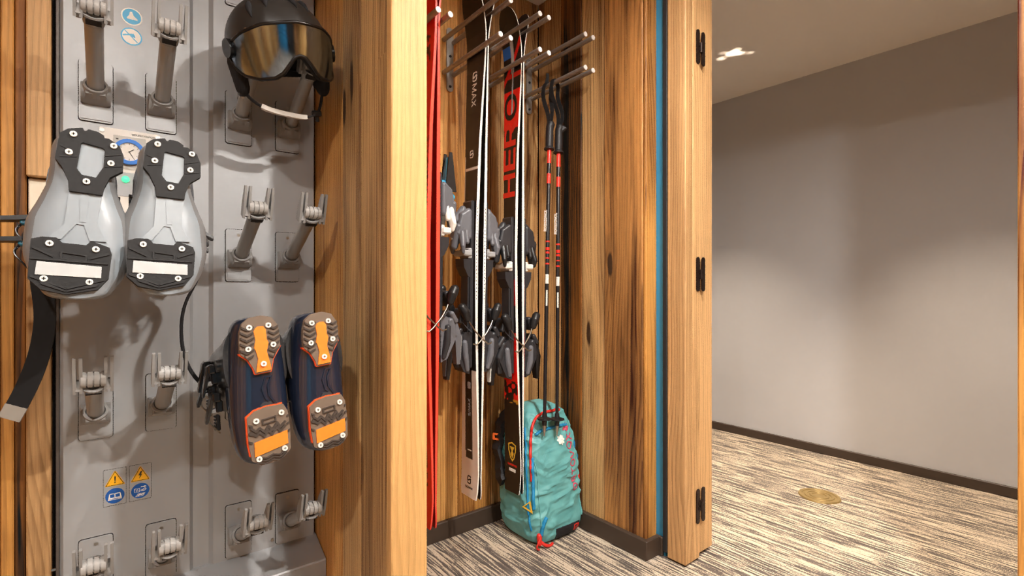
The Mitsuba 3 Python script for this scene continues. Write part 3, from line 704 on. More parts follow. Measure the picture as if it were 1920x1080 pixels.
def bag_line(qz, r, n=30, grow=.003):
    c = spline(np.array([(a, b * 10) for a, b in qz]), n)
    return tube([on_bag(a, b / 10, grow) for a, b in c], r, 8)
put('zip_piping', bag_line([(-2.50, .235), (-2.46, .33), (-2.35, .40), (-2.12, .442), (-1.80, .462), (-1.50, .468), (-1.2, .465)], .0055, 50), 'bag_red', bg, smooth=True, label='red piped zip arching over the front')
put('zip_flap', bag_line([(-2.44, .14), (-2.42, .20), (-2.40, .26), (-2.36, .32)], .006, 24), 'bag_blue', bg, smooth=True, label='blue zip flap')
put('zip_flap', bag_line([(-2.10, .395), (-1.8, .408), (-1.4, .412), (-1.1, .408)], .006, 30, .001), 'bag_blue', bg, smooth=True, label='blue zip flap')
put('zip_flap', bag_line([(-2.15, .045), (-2.02, .085), (-1.88, .110)], .007, 16), 'bag_blue', bg, smooth=True, label='blue zip flap')
put('seam', bag_line([(-2.38, .32), (-2.22, .29), (-2.15, .2), (-2.12, .1), (-2.1, .05)], .003, 40, .001), 'bag_cloth', bg, smooth=True)
put('seam', bag_line([(-.78, .42), (-.72, .3), (-.72, .15), (-.75, .06)], .004, 40, .002), 'bag_cloth', bg, smooth=True)
put('seam', bag_line([(-2.75, .42), (-2.72, .3), (-2.72, .15), (-2.65, .06)], .004, 40, .002), 'bag_blue', bg, smooth=True)
# black bottom patch, red emblem on it, red toggles
def bag_patch(q0, q1, z0, z1, grow=.004, nq=26, nz=8):
    g = np.array([[on_bag(a, b, grow) for a in np.linspace(q0, q1, nq)] for b in np.linspace(z0, z1, nz)])
    i = np.array([[on_bag(a, b, -.006) for a in np.linspace(q0, q1, nq)] for b in np.linspace(z0, z1, nz)])
    V = np.vstack([g.reshape(-1, 3), i.reshape(-1, 3)]); f = []; o = nq * nz
    for r in range(nz - 1):
        for c in range(nq - 1):
            a, b, d, e = r * nq + c, r * nq + c + 1, (r + 1) * nq + c + 1, (r + 1) * nq + c
            f += [(a, b, d), (a, d, e), (o + a, o + d, o + b), (o + a, o + e, o + d)]
    bd = [c for c in range(nq)] + [r * nq + nq - 1 for r in range(1, nz)] + [(nz - 1) * nq + c for c in range(nq - 2, -1, -1)] + [r * nq for r in range(nz - 2, 0, -1)]
    for a, b in zip(bd, bd[1:] + bd[:1]): f += [(a, o + a, o + b), (a, o + b, b)]
    m = trimesh.Trimesh(V, f, process=False); m.fix_normals(); return m
put('bottom_patch', bag_patch(-1.62, -1.15, .012, .052, .003), 'bag_black', bg, smooth=40, label='black reinforced bottom patch')
def bag_print(poly, q, z, material, name, label=None):
    """flat print pressed onto the front of the bag: poly in metres, x right, y up"""
    m = prism(poly, .0012); 
    vv, ff = trimesh.remesh.subdivide_to_size(m.vertices, m.faces, .0045, max_iter=12); m = trimesh.Trimesh(vv, ff, process=True)
    v = np.asarray(m.vertices); base = on_bag(q, z, .0)
    P = []
    for a, b, c in v:
        zc = z + b; xw = base[0] + a
        x0, x1, y0, y1 = bx0(zc), bx1(zc), byf(zc), byb(zc)
        cc = np.clip((xw - (x0 + x1) / 2) / ((x1 - x0) / 2), -.999, .999)
        qa = -math.acos(np.sign(cc) * abs(cc) ** 2.2)
        P.append(on_bag(qa, zc, .0024 + c))
    m.vertices = np.array(P); return put(name, m, material, bg, label=label)
em = rrect(.030, .026, .007).difference(rrect(.022, .018, .004)).union(affinity.rotate(sg.box(-.010, -.002, .010, .002), 30))
bag_print(em, -1.33, .033, 'bag_red', 'emblem', 'red emblem on the bottom patch')
edel = shapely.union_all([affinity.rotate(affinity.translate(affinity.scale(sg.Point(0, 0).buffer(.006, quad_segs=4), .8, 1.5), 0, .010), k * 45, origin=(0, 0)) for k in range(8)])
bag_print(edel, -1.53, .362, 'print_white', 'flower_print', 'white flower print')
tx = meshkit.text_mesh('ORTOVOX', .024, .0012, bold=False)
sec = tx.section(plane_origin=(0, 0, .0006), plane_normal=(0, 0, 1)).to_2D(to_2D=np.array([[1, 0, 0, 0], [0, 1, 0, 0], [0, 0, 1, -.0006], [0, 0, 0, 1.0]]))[0]
pl = shapely.union_all(sec.polygons_full); pl = affinity.scale(pl, 1.62, 1.0, origin=(0, 0)); w_ = pl.bounds[2]
pl = affinity.rotate(affinity.translate(affinity.scale(pl, .215 / w_, 1.0, origin=(0, 0)), -.1075, -.012), 90, origin=(0, 0))
bag_print(affinity.skew(pl, ys=0), -1.31, .272, 'bag_pink', 'lettering', 'pink lettering down the right of the front')
flower = affinity.scale(edel, .8, .8); bag_print(flower, -1.27, .402, 'bag_pink', 'flower_print', 'pink flower print')
tog = on_bag(-2.25, .045, .004)
put('toggle', cat(blob((tog, .010), (tog + (-.004, -.006, -.025), .008)), tube(spline([tog, tog + (-.014, -.014, -.012), tog + (-.022, -.012, -.032), tog + (-.012, -.014, -.040)], 14), .003, 8), tube(spline([tog + (.004, -.004, -.02), tog + (.020, -.016, -.034), tog + (.055, -.012, -.038)], 12), [.006] * 6 + [.005] * 6, 8)), 'bag_red', bg, smooth=35, label='red pull toggles')
# harness on the left back edge, with a buckle
hp = [(-3.25, .46), (-3.38, .42), (-3.42, .36), (-3.40, .30), (-3.32, .24), (-3.2, .20)]
c_ = [on_bag(a, b / 10, .016) for a, b in spline(np.array([(a, b * 10) for a, b in hp]), 30)]
put('shoulder_strap', ribbon(c_, (0.2, 1, 0), .050, .016), 'bag_black', bg, smooth=35, label='black padded shoulder strap')
c2 = [on_bag(a, b / 10, .010) for a, b in spline(np.array([(-3.02, 4.5), (-3.05, 3.6), (-3.05, 3.1), (-3.0, 2.4)]), 20)]
st = put('side_strap', ribbon(c2, (0, 1, 0), .018, .004), 'bag_black', bg, label='dark compression strap')
bk = on_bag(-3.38, .365, .028)
put('buckle', xf(prism(rrect(.034, .026, .004).difference(rrect(.018, .013, .002)), .005), bk, (.5, -.866, 0), (0, 0, 1), (-.866, -.5, 0)), 'bag_orange', st, label='orange buckle')
em2 = sg.Polygon([(-.022, .0), (.012, .028), (.022, -.016)]); em2 = em2.difference(affinity.scale(em2, .62, .62))
P_ = on_bag(-2.72, .145, .006); put('side_print', xf(prism(em2, .0015), P_, (.35, -.94, 0), (0, 0, 1), (-.94, -.35, 0)), 'print_yellow', bg, label='yellow triangle print')
pts = [on_bag(-.35, .33, .010), on_bag(-.30, .30, .016), on_bag(-.35, .26, .012), on_bag(-.4, .23, .010)]
put('side_strap', ribbon(spline(pts, 14), (0, 0, 1), .016, .003), 'bag_blue', bg, label='blue side strap')
put('side_loop', tube(spline([on_bag(-.42, .24, .004), on_bag(-.38, .225, .012), on_bag(-.42, .20, .010), on_bag(-.46, .185, .004)], 12), .004, 8), 'bag_red', bg, label='red side loop')
# ---------------------------------------------------------------- ski boots, hung sole out on the dryer arms
mat('shell_grey', (.235, .268, .295), .30, spec=.55, clearcoat=.4)
mat('shell_dark', '313236', .4)
mat('shell_flank', (.17, .175, .18), .32, spec=.5, clearcoat=.4)
mat('sole_black', '161617', .72)
mat('sole_brown', '6a5a4c', .7)
mat('sole_brown_dark', '3a3029', .75)
mat('sole_orange', 'f07d20', .55)
mat('rim_orange', 'e2501c', .5)
mat('shell_navy', (.008, .013, .028), .05, spec=.7, clearcoat=1.0, clearcoat_gloss=.95)
mat('cuff_black', '0d0e10', .16, spec=.6, clearcoat=.7)
mat('liner', '1b1a1c', .8)
mat('buckle_black', '1a1b1e', .3, spec=.6)
mat('buckle_teal', '1d6f8a', .35)
mat('screw_white', 'd6d3cb', .4)
mat('sole_pale', 'b3b6b6', .5)
def superring(ca, cc, wa, hc, n=40, e=2.6, flat=.0):
    q = np.arange(n) * 2 * np.pi / n; c, s = np.cos(q), np.sin(q)
    return np.stack([ca + wa * np.sign(c) * np.abs(c) ** (2 / e), cc + hc * np.sign(s) * np.abs(s) ** (2 / e)], -1)
def boot_shell(hw, L):
    """foot shell in (a, b, c): lofted along b (toe at -L/2, heel at +L/2), sole face at c = 0"""
    B = np.array([-.5, -.495, -.47, -.42, -.33, -.2, -.05, .1, .22, .32, .40, .46, .49, .5]) * L
    Wd = PI_([-.5, -.49, -.46, -.40, -.30, -.20, -.08, .05, .15, .22, .30, .40, .46, .49, .5], [.16, .42, .60, .74, .92, 1.0, 1.0, .87, .72, .65, .62, .61, .57, .46, .25] if hw > .07 else [.25, .5, .70, .84, .93, .97, .97, .96, .93, .90, .86, .78, .68, .52, .3])(np.array([-.5, -.495, -.47, -.42, -.33, -.2, -.05, .1, .22, .32, .40, .46, .49, .5])) * hw
    Hh = np.array([.020, .034, .052, .066, .080, .092, .112, .125, .125, .120, .112, .10, .085, .06])
    b = np.linspace(0, 1, 60); bi = -L / 2 + L * (1 - np.cos(b * np.pi)) / 2
    W = PI_(B, Wd)(bi); H = PI_(B, Hh)(bi)
    V = []
    for k, bb in enumerate(bi):
        r = superring(0, H[k] / 2 + .003, W[k], H[k] / 2, 44, 3.4)
        # the underside is narrower than the flanks
        t = np.clip((r[:, 1] - .003) / .035, 0, 1); r[:, 0] *= .84 + .16 * np.sqrt(t)
        V.append(np.stack([r[:, 0], np.full(44, bb), r[:, 1]], -1))
    return skin(np.array(V))
def boot_shaft(hw, L, top=.285):
    C = [.045, .09, .14, .19, .24, top]; cb = [.060, .052, .042, .030, .018, .006]; wa = [.80, .80, .78, .80, .84, .86]; wb = [.086, .084, .080, .080, .082, .084]
    V = []
    for c in np.linspace(.045, top, 28):
        r = superring(0, 0, np.interp(c, C, wa) * hw, np.interp(c, C, wb) * (L / .31), 44, 2.5)
        V.append(np.stack([r[:, 0], r[:, 1] + np.interp(c, C, cb), np.full(44, c) + (.010 * np.sin((r[:, 1]) * 20))], -1))
    return skin(np.array(V))
def cavity(hw, L, top=.31):
    V = []
    for c in np.linspace(.075, top, 14):
        r = superring(0, 0, .62 * hw, .062, 28, 2.3); V.append(np.stack([r[:, 0], r[:, 1] + np.interp(c, [.07, .30], [.048, .006]), np.full(28, c)], -1))
    return skin(np.array(V))
def boot(label, group, O, tilt, roll, L, hw, style, side, s1):
    cw = style.get('cw', hw)
    t = thing('ski_boot', label, 'ski boot', group)
    th = math.radians(tilt); ro = math.radians(roll)
    x, up = np.array([1, 0, 0.]), np.array([0, math.sin(th), math.cos(th)]); c = np.array([0, math.cos(th), -math.sin(th)])
    a_, b_ = x * math.cos(ro) - up * math.sin(ro), up * math.cos(ro) + x * math.sin(ro)
    W = lambda m: xf(tm(m), O, a_, b_, c)
    def P(poly, c0, c1): return W(prism(poly, c1 - c0, c0))        # plate between c0 and c1 (c < 0 stands proud of the sole)
    foot, shaft = man(boot_shell(hw, L)), man(boot_shaft(cw, L)); cav = man(cavity(cw, L))
    sm, cm = style['shell'], style['cuff']
    if 'outsole' in style:
        cutb = man(box(-.2, .2, -.3, .3, -.05, .016))
        put('outsole', W(tm(foot ^ cutb)), style['outsole'], t, smooth=30, label='pale grey outsole')
        put('shell', W(tm(foot - cav - cutb)), sm, t, smooth=30)
    else: put('shell', W(tm(foot - cav)), sm, t, smooth=30)
    cf = put('cuff', W(tm((shaft - cav) - foot)), cm, t, smooth=35)
    ln = []
    for cc in (.284, .315):
        r = superring(0, 0, .70 * cw, .070, 30, 2.3); ln.append(np.stack([r[:, 0], r[:, 1] + .008, np.full(30, cc)], -1))
    for cc in (.315, .284):
        r = superring(0, 0, .63 * cw, .063, 30, 2.3); ln.append(np.stack([r[:, 0], r[:, 1] + .008, np.full(30, cc)], -1))
    put('liner', W(skin(np.array(ln + ln[:1]), caps=False)), 'liner', t, smooth=35)
    # cuff edge trim and pivot
    for s in (-1, 1): put('pivot', W(cyl((s * cw * .80, .055, .10), (s * cw * .88, .055, .10), .014, 18)), 'shell_dark' if 'outsole' in style else cm, cf)
    for k, (bb, cc, w, ln_, open_) in enumerate(style['buckles']):
        o = np.array([side * (cw * .84 + .002), bb, cc])
        s = side
        base = put('buckle', W(cat(box(*sorted((o[0] - s * .006, o[0] + s * .010)), bb - .010, bb + .010, cc - .016, cc + .016, .003), box(*sorted((o[0] - s * .01, o[0] + s * .004)), bb - .034, bb - .008, cc - .010, cc + .010, .002))), style['buckle'], cf)
        ex = o + np.array([s * ln_ * math.sin(open_), -ln_ * math.cos(open_), 0])
        lever = hull(*(o + np.array([s * q0, q1, q2]) for q0 in (.006, .012) for q1 in (-.004, .006) for q2 in (-.013, .013)), *(ex + np.array([s * q0, q1, q2]) for q0 in (.004, .008) for q1 in (-.004, .004) for q2 in (-.009, .009)))
        put('buckle_lever', W(lever), style['buckle'], cf)
        mid_ = o * .55 + ex * .45
        put('buckle_catch', W(cat(box(mid_[0] - .006, mid_[0] + .006, mid_[1] - .012, mid_[1] - .002, cc - .008, cc + .008, .002))), style['accent'], cf)
        put('buckle_wire', W(tube(spline([mid_ + (0, -.006, .007), mid_ + (s * .010, -.030, .007), mid_ + (s * -.006, -.052, .006), mid_ + (s * -.010, -.058, 0), mid_ + (s * -.006, -.052, -.006), mid_ + (s * .010, -.030, -.007), mid_ + (0, -.006, -.007)], 26), .0016, 6)), 'wire' if style['accent'] == 'bind_light' else 'buckle_black', cf)
        put('ladder', W(cat([box(*sorted((o[0] - s * .004, o[0] + s * .005)), bb - .075, bb - .040, cc - .008, cc + .008, .002)] + [box(*sorted((o[0], o[0] + s * .008)), bb - .073 + .007 * j, bb - .070 + .007 * j, cc - .007, cc + .007) for j in range(5)])), style['buckle'], cf)
    style['sole'](t, P, W, s1)
    return t, W
def px_poly(pts, cx, cy, k, shear=0.0, ks=1.0):
    return sg.Polygon([((x - cx - shear * (y - cy)) / k * ks, (cy - y) / k * ks) for x, y in pts])
def screws(t, P, pts, material, r=.0065, c=-.0075):
    for a, b in pts:
        put('screw', P(sg.Point(a, b).buffer(r, quad_segs=5).difference(sg.box(a - .003, b - .0008, a + .003, b + .0008)).difference(sg.box(a - .0008, b - .003, a + .0008, b + .003)), c, c + .006), material, t)
def grey_sole(t, P, W, ks):
    Q = lambda pts: px_poly(pts, 437, 517, 2.843 * 1013, .012, ks)
    heel = Q([(345, 105), (372, 78), (425, 62), (432, 76), (444, 76), (452, 64), (490, 70), (512, 84), (514, 98), (536, 98), (580, 130), (598, 180), (598, 262), (545, 305), (522, 370), (518, 405), (392, 400), (386, 345), (360, 280), (332, 240), (340, 140)]).buffer(.0015, quad_segs=2)
    inner = Q([(425, 143), (432, 137), (512, 150), (522, 158), (520, 255), (492, 318), (435, 312), (413, 280)])
    hp_ = put('heel_pad', P(heel.difference(inner), -.006, .007), 'sole_black', t)
    put('heel_inset', P(inner, -.001, .006), 'shell_grey', hp_, label='smooth grey inset')
    grooves = [[(345, 165), (395, 190), (393, 196), (343, 172)], [(520, 190), (590, 170), (592, 176), (522, 197)], [(345, 225), (410, 215), (411, 221), (346, 232)], [(525, 250), (596, 235), (596, 241), (526, 257)]]
    put('tread', P(shapely.union_all([Q(g) for g in grooves]), -.0075, -.004), 'black_rubber', hp_, kind='stuff')
    toe = Q([(264, 668), (300, 655), (352, 655), (376, 680), (470, 685), (488, 662), (560, 690), (570, 722), (562, 850), (522, 908), (400, 935), (310, 912), (262, 860)]).buffer(.001, quad_segs=2)
    tp = put('toe_pad', P(toe, -.006, .010), 'sole_black', t)
    put('toe_inset', P(Q([(288, 776), (535, 792), (535, 852), (284, 842)]), -.0078, -.004), 'sole_pale', tp, label='pale smooth slide plate')
    tr = [[(268, 700), (345, 745), (345, 754), (268, 712)], [(562, 715), (488, 748), (488, 757), (564, 728)], [(265, 758), (560, 772), (560, 780), (265, 767)], [(268, 842), (400, 905), (400, 913), (268, 856)], [(552, 850), (405, 905), (405, 913), (552, 864)], [(300, 868), (400, 918), (400, 926), (310, 890)], [(530, 876), (405, 918), (405, 926), (520, 896)]]
    put('tread', P(shapely.union_all([Q(g) for g in tr] + [Q([(372, 722), (475, 735), (475, 768), (372, 762)]).difference(Q([(380, 729), (468, 741), (468, 762), (380, 756)]))]), -.0085, -.004), 'black_rubber', tp, kind='stuff')
    cv = lambda p_: [((x - 437 - .012 * (y - 517)) / (2.843 * 1013) * ks, (517 - y) / (2.843 * 1013) * ks) for x, y in p_]
    screws(t, P, cv([(393, 101), (558, 132), (380, 201), (550, 231), (455, 347), (330, 685), (508, 702), (318, 862), (490, 873)]), 'screw_white', .0055, -.0098)
    ridge = Q([(388, 405), (520, 408), (505, 560), (548, 655), (480, 655), (455, 575), (425, 570), (370, 655), (320, 652), (378, 575)])
    put('sole_ridge', P(ridge, .0005, .006), 'shell_grey', t)
    put('sole_ridge', P(Q([(432, 410), (470, 411), (462, 560), (438, 560)]), -.0008, .006), 'shell_grey', t)
def navy_sole(t, P, W, ks):
    Q = lambda pts: px_poly(pts, 380, 580, 2940, .052, ks)
    heel = Q([(250, 215), (262, 160), (300, 125), (370, 113), (430, 128), (466, 180), (478, 250), (480, 312), (438, 390), (425, 465), (340, 472), (330, 440), (298, 382), (255, 345), (248, 280)]).buffer(.001, quad_segs=2)
    put('heel_rim', P(heel.buffer(.0022, quad_segs=2).intersection(Q([(200, 330), (330, 360), (420, 340), (520, 300), (520, 520), (200, 520)])), -.003, .014), 'rim_orange', t, label='orange rim round the heel pad')
    hp_ = put('heel_pad', P(heel, -.006, .008), 'sole_brown', t)
    strip = Q([(325, 208), (334, 188), (352, 178), (380, 178), (396, 200), (400, 260), (412, 285), (402, 340), (412, 380), (424, 425), (428, 458), (342, 466), (346, 425), (352, 380), (338, 330), (328, 312), (336, 262)])
    put('heel_strip', P(strip, -.0085, -.003), 'sole_orange', hp_, label='orange heel strip')
    lug = []
    for y in (170, 205, 240, 275, 315, 350):
        for s, x0, x1 in ((1, 250, 326), (-1, 478, 408)):
            sh = 0 if y < 320 else 26 * s
            lug.append(Q([(x0 + sh, y), ((x0 + x1) / 2, y + 22), (x1, y + 4), (x1, y + 15), ((x0 + x1) / 2, y + 35), (x0 + sh, y + 13)]))
    put('tread', P(shapely.union_all(lug).intersection(heel).difference(strip.buffer(.002)), -.0095, -.004), 'sole_brown_dark', hp_, kind='stuff')
    toe = Q([(292, 740), (330, 708), (400, 690), (498, 690), (524, 735), (540, 860), (542, 975), (510, 1018), (440, 1038), (372, 1040), (322, 1005), (302, 900)]).buffer(.001, quad_segs=2)
    put('toe_rim', P(toe.buffer(.0022, quad_segs=2).intersection(Q([(230, 650), (560, 650), (420, 720), (330, 980), (230, 980)])), -.003, .014), 'rim_orange', t, label='orange rim round the toe pad')
    tp = put('toe_pad', P(toe, -.006, .012), 'sole_brown', t)
    plate = Q([(330, 897), (523, 856), (528, 940), (334, 984)])
    put('toe_plate', P(plate, -.0085, -.003), 'sole_orange', tp, label='orange toe slide plate')
    bars = [Q([(372, 762), (455, 750), (458, 785), (374, 797)]).difference(Q([(380, 768), (448, 758), (450, 780), (382, 790)]))]
    zig = [(310, 805), (340, 830), (360, 812), (390, 842), (410, 806), (432, 838), (462, 796), (480, 828), (508, 800)]
    for d_ in (0, 26): bars.append(sg.LineString([((x - 380 - .052 * (y + d_ - 580)) / 2940 * ks, (580 - y - d_) / 2940 * ks) for x, y in zig]).buffer(.0024))
    for d_ in (0, 16, 32): bars.append(sg.LineString([((x - 380 - .052 * (y + d_ - 580)) / 2940 * ks, (580 - y - d_) / 2940 * ks) for x, y in ((345, 990), (400, 1004), (440, 988), (480, 1000), (520, 968))]).buffer(.0012))
    for y in (780, 830, 880): bars += [Q([(298, y), (320, y + 10), (320, y + 22), (298, y + 12)]), Q([(540, y - 30), (520, y - 18), (520, y - 6), (540, y - 18)])]
    put('tread', P(shapely.union_all(bars).intersection(toe).difference(plate.buffer(.001)), -.0092, -.004), 'sole_brown_dark', tp, kind='stuff')
    cv = lambda p_: [((x - 380 - .052 * (y - 580)) / 2940 * ks, (580 - y) / 2940 * ks) for x, y in p_]
    screws(t, P, cv([(300, 182), (410, 175), (295, 315), (440, 300), (340, 765), (487, 738), (357, 1000), (507, 967)]), 'screw_white', .0058, -.0105)
    screws(t, P, cv([(382, 415)]), 'screw_white', .0058, -.0125)
    put('sole_ridge', P(Q([(395, 500), (440, 498), (420, 560), (428, 620), (478, 690), (460, 700), (395, 640), (375, 570)]).difference(Q([(402, 508), (428, 506), (408, 560), (416, 622), (462, 690), (400, 636), (384, 570)])), .0, .008), 'shell_navy', t)
    put('sole_ridge', P(Q([(365, 690), (380, 662), (430, 660), (450, 690)]), -.001, .008), 'shell_dark', t)
GREY = dict(cw=.066, outsole='shell_grey', shell='shell_flank', cuff='shell_dark', buckle='buckle_black', accent='buckle_teal', sole=grey_sole,
            buckles=[(.035, .205, 1, .085, 1.45), (-.012, .200, 1, .085, 1.50), (.02, .13, 1, .05, .5)])
NAVY = dict(cw=.080, shell='shell_navy', cuff='cuff_black', buckle='cuff_black', accent='bind_light', sole=navy_sole,
            buckles=[(.050, .235, 1, .060, .25), (.010, .225, 1, .055, .35), (.045, .165, 1, .060, .25), (-.015, .12, 1, .055, .3)])
gl, WGL = boot('grey ski boot with pale sole insets, left one of the grey pair', 'grey ski boots on the dryer', np.array([-.0436, 1.229, 1.087]), 8, 1.6, .314, .079, GREY, -1, 1.035)
GREY2 = dict(GREY, buckles=[(.030, .205, 1, .050, 1.1), (-.012, .200, 1, .035, 1.2), (.02, .13, 1, .05, .5)])
gr_, WGR = boot('grey ski boot with pale sole insets, hung beside the timer dial', 'grey ski boots on the dryer', np.array([.0886, 1.227, 1.0926]), 8, 0.0, .312, .074, GREY2, 1, 1.02)
nl, WNL = boot('dark navy ski boot with orange sole plates, hung lower at the left of its pair', 'navy ski boots on the dryer', np.array([.256, 1.185, .731]), 4, -2.2, .314, .060, NAVY, -1, 1.0)
nr, WNR = boot('dark navy ski boot with orange sole plates, overlapping the wooden partition', 'navy ski boots on the dryer', np.array([.3816, 1.178, .737]), 4, -1.8, .314, .060, NAVY, -1, .99)
# power straps hanging from the grey boots
mat('velcro', '0c0c0e', .9)
mat('strap_end', '8d8880', .5)
p_ = spline([(-.085, 1.47, 1.03), (-.112, 1.44, .990), (-.108, 1.43, .925), (-.108, 1.43, .86), (-.122, 1.43, .785), (-.158, 1.43, .690)], 40)
sk = put('power_strap', ribbon(p_, (1, -.25, 0), .036, .003), 'velcro', gl, label='black strap hanging open')
put('strap_end', ribbon(p_[-4:] + (p_[-1] - p_[-2]) * .6, (1, -.25, 0), .037, .004), 'strap_end', sk, label='grey strap end')
p2_ = spline([(.135, 1.47, 1.03), (.172, 1.46, .998), (.148, 1.46, .925), (.135, 1.46, .848), (.146, 1.46, .769), (.190, 1.455, .700)], 44)
put('power_strap', ribbon(p2_, (.25, 1, 0), .030, .0032), 'velcro', gr_, label='black strap seen edge-on')
for pts_ in ([(-.115, 1.40, 1.075), (-.125, 1.37, 1.03), (-.118, 1.33, .995), (-.105, 1.30, .985)], [(-.118, 1.41, 1.07), (-.130, 1.38, 1.02), (-.112, 1.34, .975), (-.100, 1.30, .96)]):
    put('cable', WGL(xf(tube(spline(pts_, 20), .0022, 7), (0, 0, 0))) if False else tube(spline(pts_, 20), .0022, 7), 'buckle_black', gl, smooth=True)

# ---------------------------------------------------------------- helmet on two arms
mat('helmet_black', '232221', .40, spec=.5)
mat('helmet_gloss', '0f0f10', .25)
mat('pad_black', '17171a', .9)
mat('strap_white', 'cfcac2', .7)
scene['visor_mirror'] = {'type': 'roughconductor', 'material': 'none', 'alpha': .03, 'specular_reflectance': rgb((.30, .37, .46))}
HC_, HR = np.array([.345, 1.415, 1.580]), math.radians(14)
yaw = math.radians(4)
f_ = np.array([math.sin(yaw), -math.cos(yaw), -.30]); f_ /= np.linalg.norm(f_)
r0 = np.cross(f_, [0, 0, 1.0]); r0 /= np.linalg.norm(r0); u0 = np.cross(r0, f_)
hx, hu = r0 * math.cos(HR) - u0 * math.sin(HR), u0 * math.cos(HR) + r0 * math.sin(HR)
if hx[0] < 0: hx = -hx
def HW(v): v = np.asarray(v, float); return HC_ + v[..., :1] * hx + v[..., 1:2] * f_ + v[..., 2:3] * hu
def hm(m): m = tm(m).copy(); m.vertices = HW(np.asarray(m.vertices)); (m.invert() if m.volume < 0 else None); return m
AX_, AF, AU = .122, .142, .122
def dome(az, el, k=1.0):
    """az 0 = front, + = wearer's image-right; superellipsoid head shape"""
    ce, se = np.cos(el), np.sin(el)
    back = np.where(np.cos(az) < 0, 1.06, 1.0)
    return np.stack([AX_ * k * ce * np.sin(az), AF * k * ce * np.cos(az) * back, AU * k * se], -1)
def sheet(outer, inner, closed=True):
    """two (m, n, 3) grids (closed in n) -> one solid shell"""
    m, n = outer.shape[:2]
    return skin(np.concatenate([outer, inner[::-1], outer[:1]], 0), caps=False)
naz = 96; az = np.arange(naz) * 2 * np.pi / naz
azs = np.where(az > np.pi, az - 2 * np.pi, az)
brow = np.interp(np.abs(azs), [0, .6, 1.0, 1.35, 1.6, 2.0, 2.6, np.pi], np.radians([21, 17, 9, -4, -22, -34, -30, -28]))
T_ = np.linspace(0, 1, 30)[:, None]
el = np.pi / 2 * (1 - T_) + brow[None] * T_
AZ = np.broadcast_to(az, el.shape)
hl_ = thing('ski_helmet', 'matt black ski helmet with a mirrored visor hung on two dryer arms', 'helmet')
bulge = lambda k: dome(AZ, el, k)
ridge = 1 + .018 * np.exp(-((np.abs(np.where(AZ > np.pi, AZ - 2 * np.pi, AZ)) - .55) / .10) ** 2) * np.clip(np.sin(np.clip(el, 0, None) * 1.6), 0, 1)
put('shell', hm(sheet(bulge(1.0) * ridge[..., None], bulge(.93))), 'helmet_black', hl_, smooth=40)
put('inner_lining', hm(sheet(bulge(.93), bulge(.85))), 'pad_black', hl_, smooth=40)
# rim band along the brow
br_ = dome(az, brow + .015, 1.012)
put('brow_rim', hm(tube(np.vstack([br_[k % naz] for k in range(-26, 27)]), .0042, 8)), 'helmet_gloss', hl_, smooth=True)
# visor: a mirrored shield with a notch for the nose
vz = np.linspace(-1.42, 1.42, 90)
vtop = np.interp(np.abs(vz), [0, .6, 1.0, 1.42], np.radians([22, 18, 10, -2]))
vbot = np.interp(np.abs(vz), [0, .10, .22, .34, .5, .8, 1.1, 1.3, 1.42], np.radians([-11, -13, -21, -30, -36, -38, -34, -26, -14]))
Vt = np.linspace(0, 1, 24)[:, None]; Ve = vtop * (1 - Vt) + vbot * Vt; Va = np.broadcast_to(vz, Ve.shape)
def vis(k):
    ce = np.cos(Ve * .55); return np.stack([AX_ * k * ce * np.sin(Va) * 1.03, AF * k * ce * np.cos(Va) * 1.06, AU * 1.06 * np.sin(Ve)], -1)
def slab(o, i):
    m, n = o.shape[:2]; V = np.vstack([o.reshape(-1, 3), i.reshape(-1, 3)]); N = m * n; f = []
    for r in range(m - 1):
        for c in range(n - 1):
            a, b, d, e = r * n + c, r * n + c + 1, (r + 1) * n + c + 1, (r + 1) * n + c
            f += [(a, b, d), (a, d, e), (N + a, N + d, N + b), (N + a, N + e, N + d)]
    bd = [c for c in range(n)] + [r * n + n - 1 for r in range(1, m)] + [(m - 1) * n + c for c in range(n - 2, -1, -1)] + [r * n for r in range(m - 2, 0, -1)]
    for a, b in zip(bd, bd[1:] + bd[:1]): f += [(a, N + a, N + b), (a, N + b, b)]
    q = trimesh.Trimesh(V, f, process=False); q.fix_normals(); return q
vk = put('visor', hm(slab(vis(1.02), vis(.998))), 'visor_mirror', hl_, smooth=40, label='mirrored visor')
G = vis(1.012)
loop = np.vstack([G[0], G[1:, -1], G[-1, ::-1][1:], G[::-1, 0][1:]])
put('visor_frame', hm(tube(loop, .0042, 8)), 'helmet_gloss', vk, smooth=True)
nose = np.stack([AX_ * .97 * np.sin(vz) * np.cos(vbot * .55), AF * .99 * np.cos(vz) * np.cos(vbot * .55), AU * 1.04 * np.sin(vbot) + .002], -1)
put('visor_seal', hm(tube(nose[8:-8], .0085, 10)), 'pad_black', vk, smooth=True)
for s in (-1, 1):
    put('visor_pivot', hm(cyl((s * .122, .028, -.010), (s * .133, .030, -.010), .022, 24)), 'helmet_gloss', hl_, smooth=35)
    ear = blob(((s * .110, -.005, -.040), (.016, .040, .030)), ((s * .104, .000, -.095), (.016, .030, .026)), ((s * .100, -.045, -.060), (.014, .030, .030)), n=20)
    put('ear_pad', hm(ear), 'pad_black', hl_, smooth=35)
    put('screw', hm(cyl(dome(s * .92, np.radians(14.)), dome(s * .92, np.radians(14.), 1.03), .0035, 12)), 'steel', hl_)
back_pad = np.stack([dome(q, np.radians(-25.), .88) for q in np.linspace(1.6, 2 * np.pi - 1.6, 30)])
put('neck_pad', hm(ribbon(back_pad, (0, 0, 1), .05, .012)), 'strap_white' if False else 'pad_black', hl_, smooth=35)
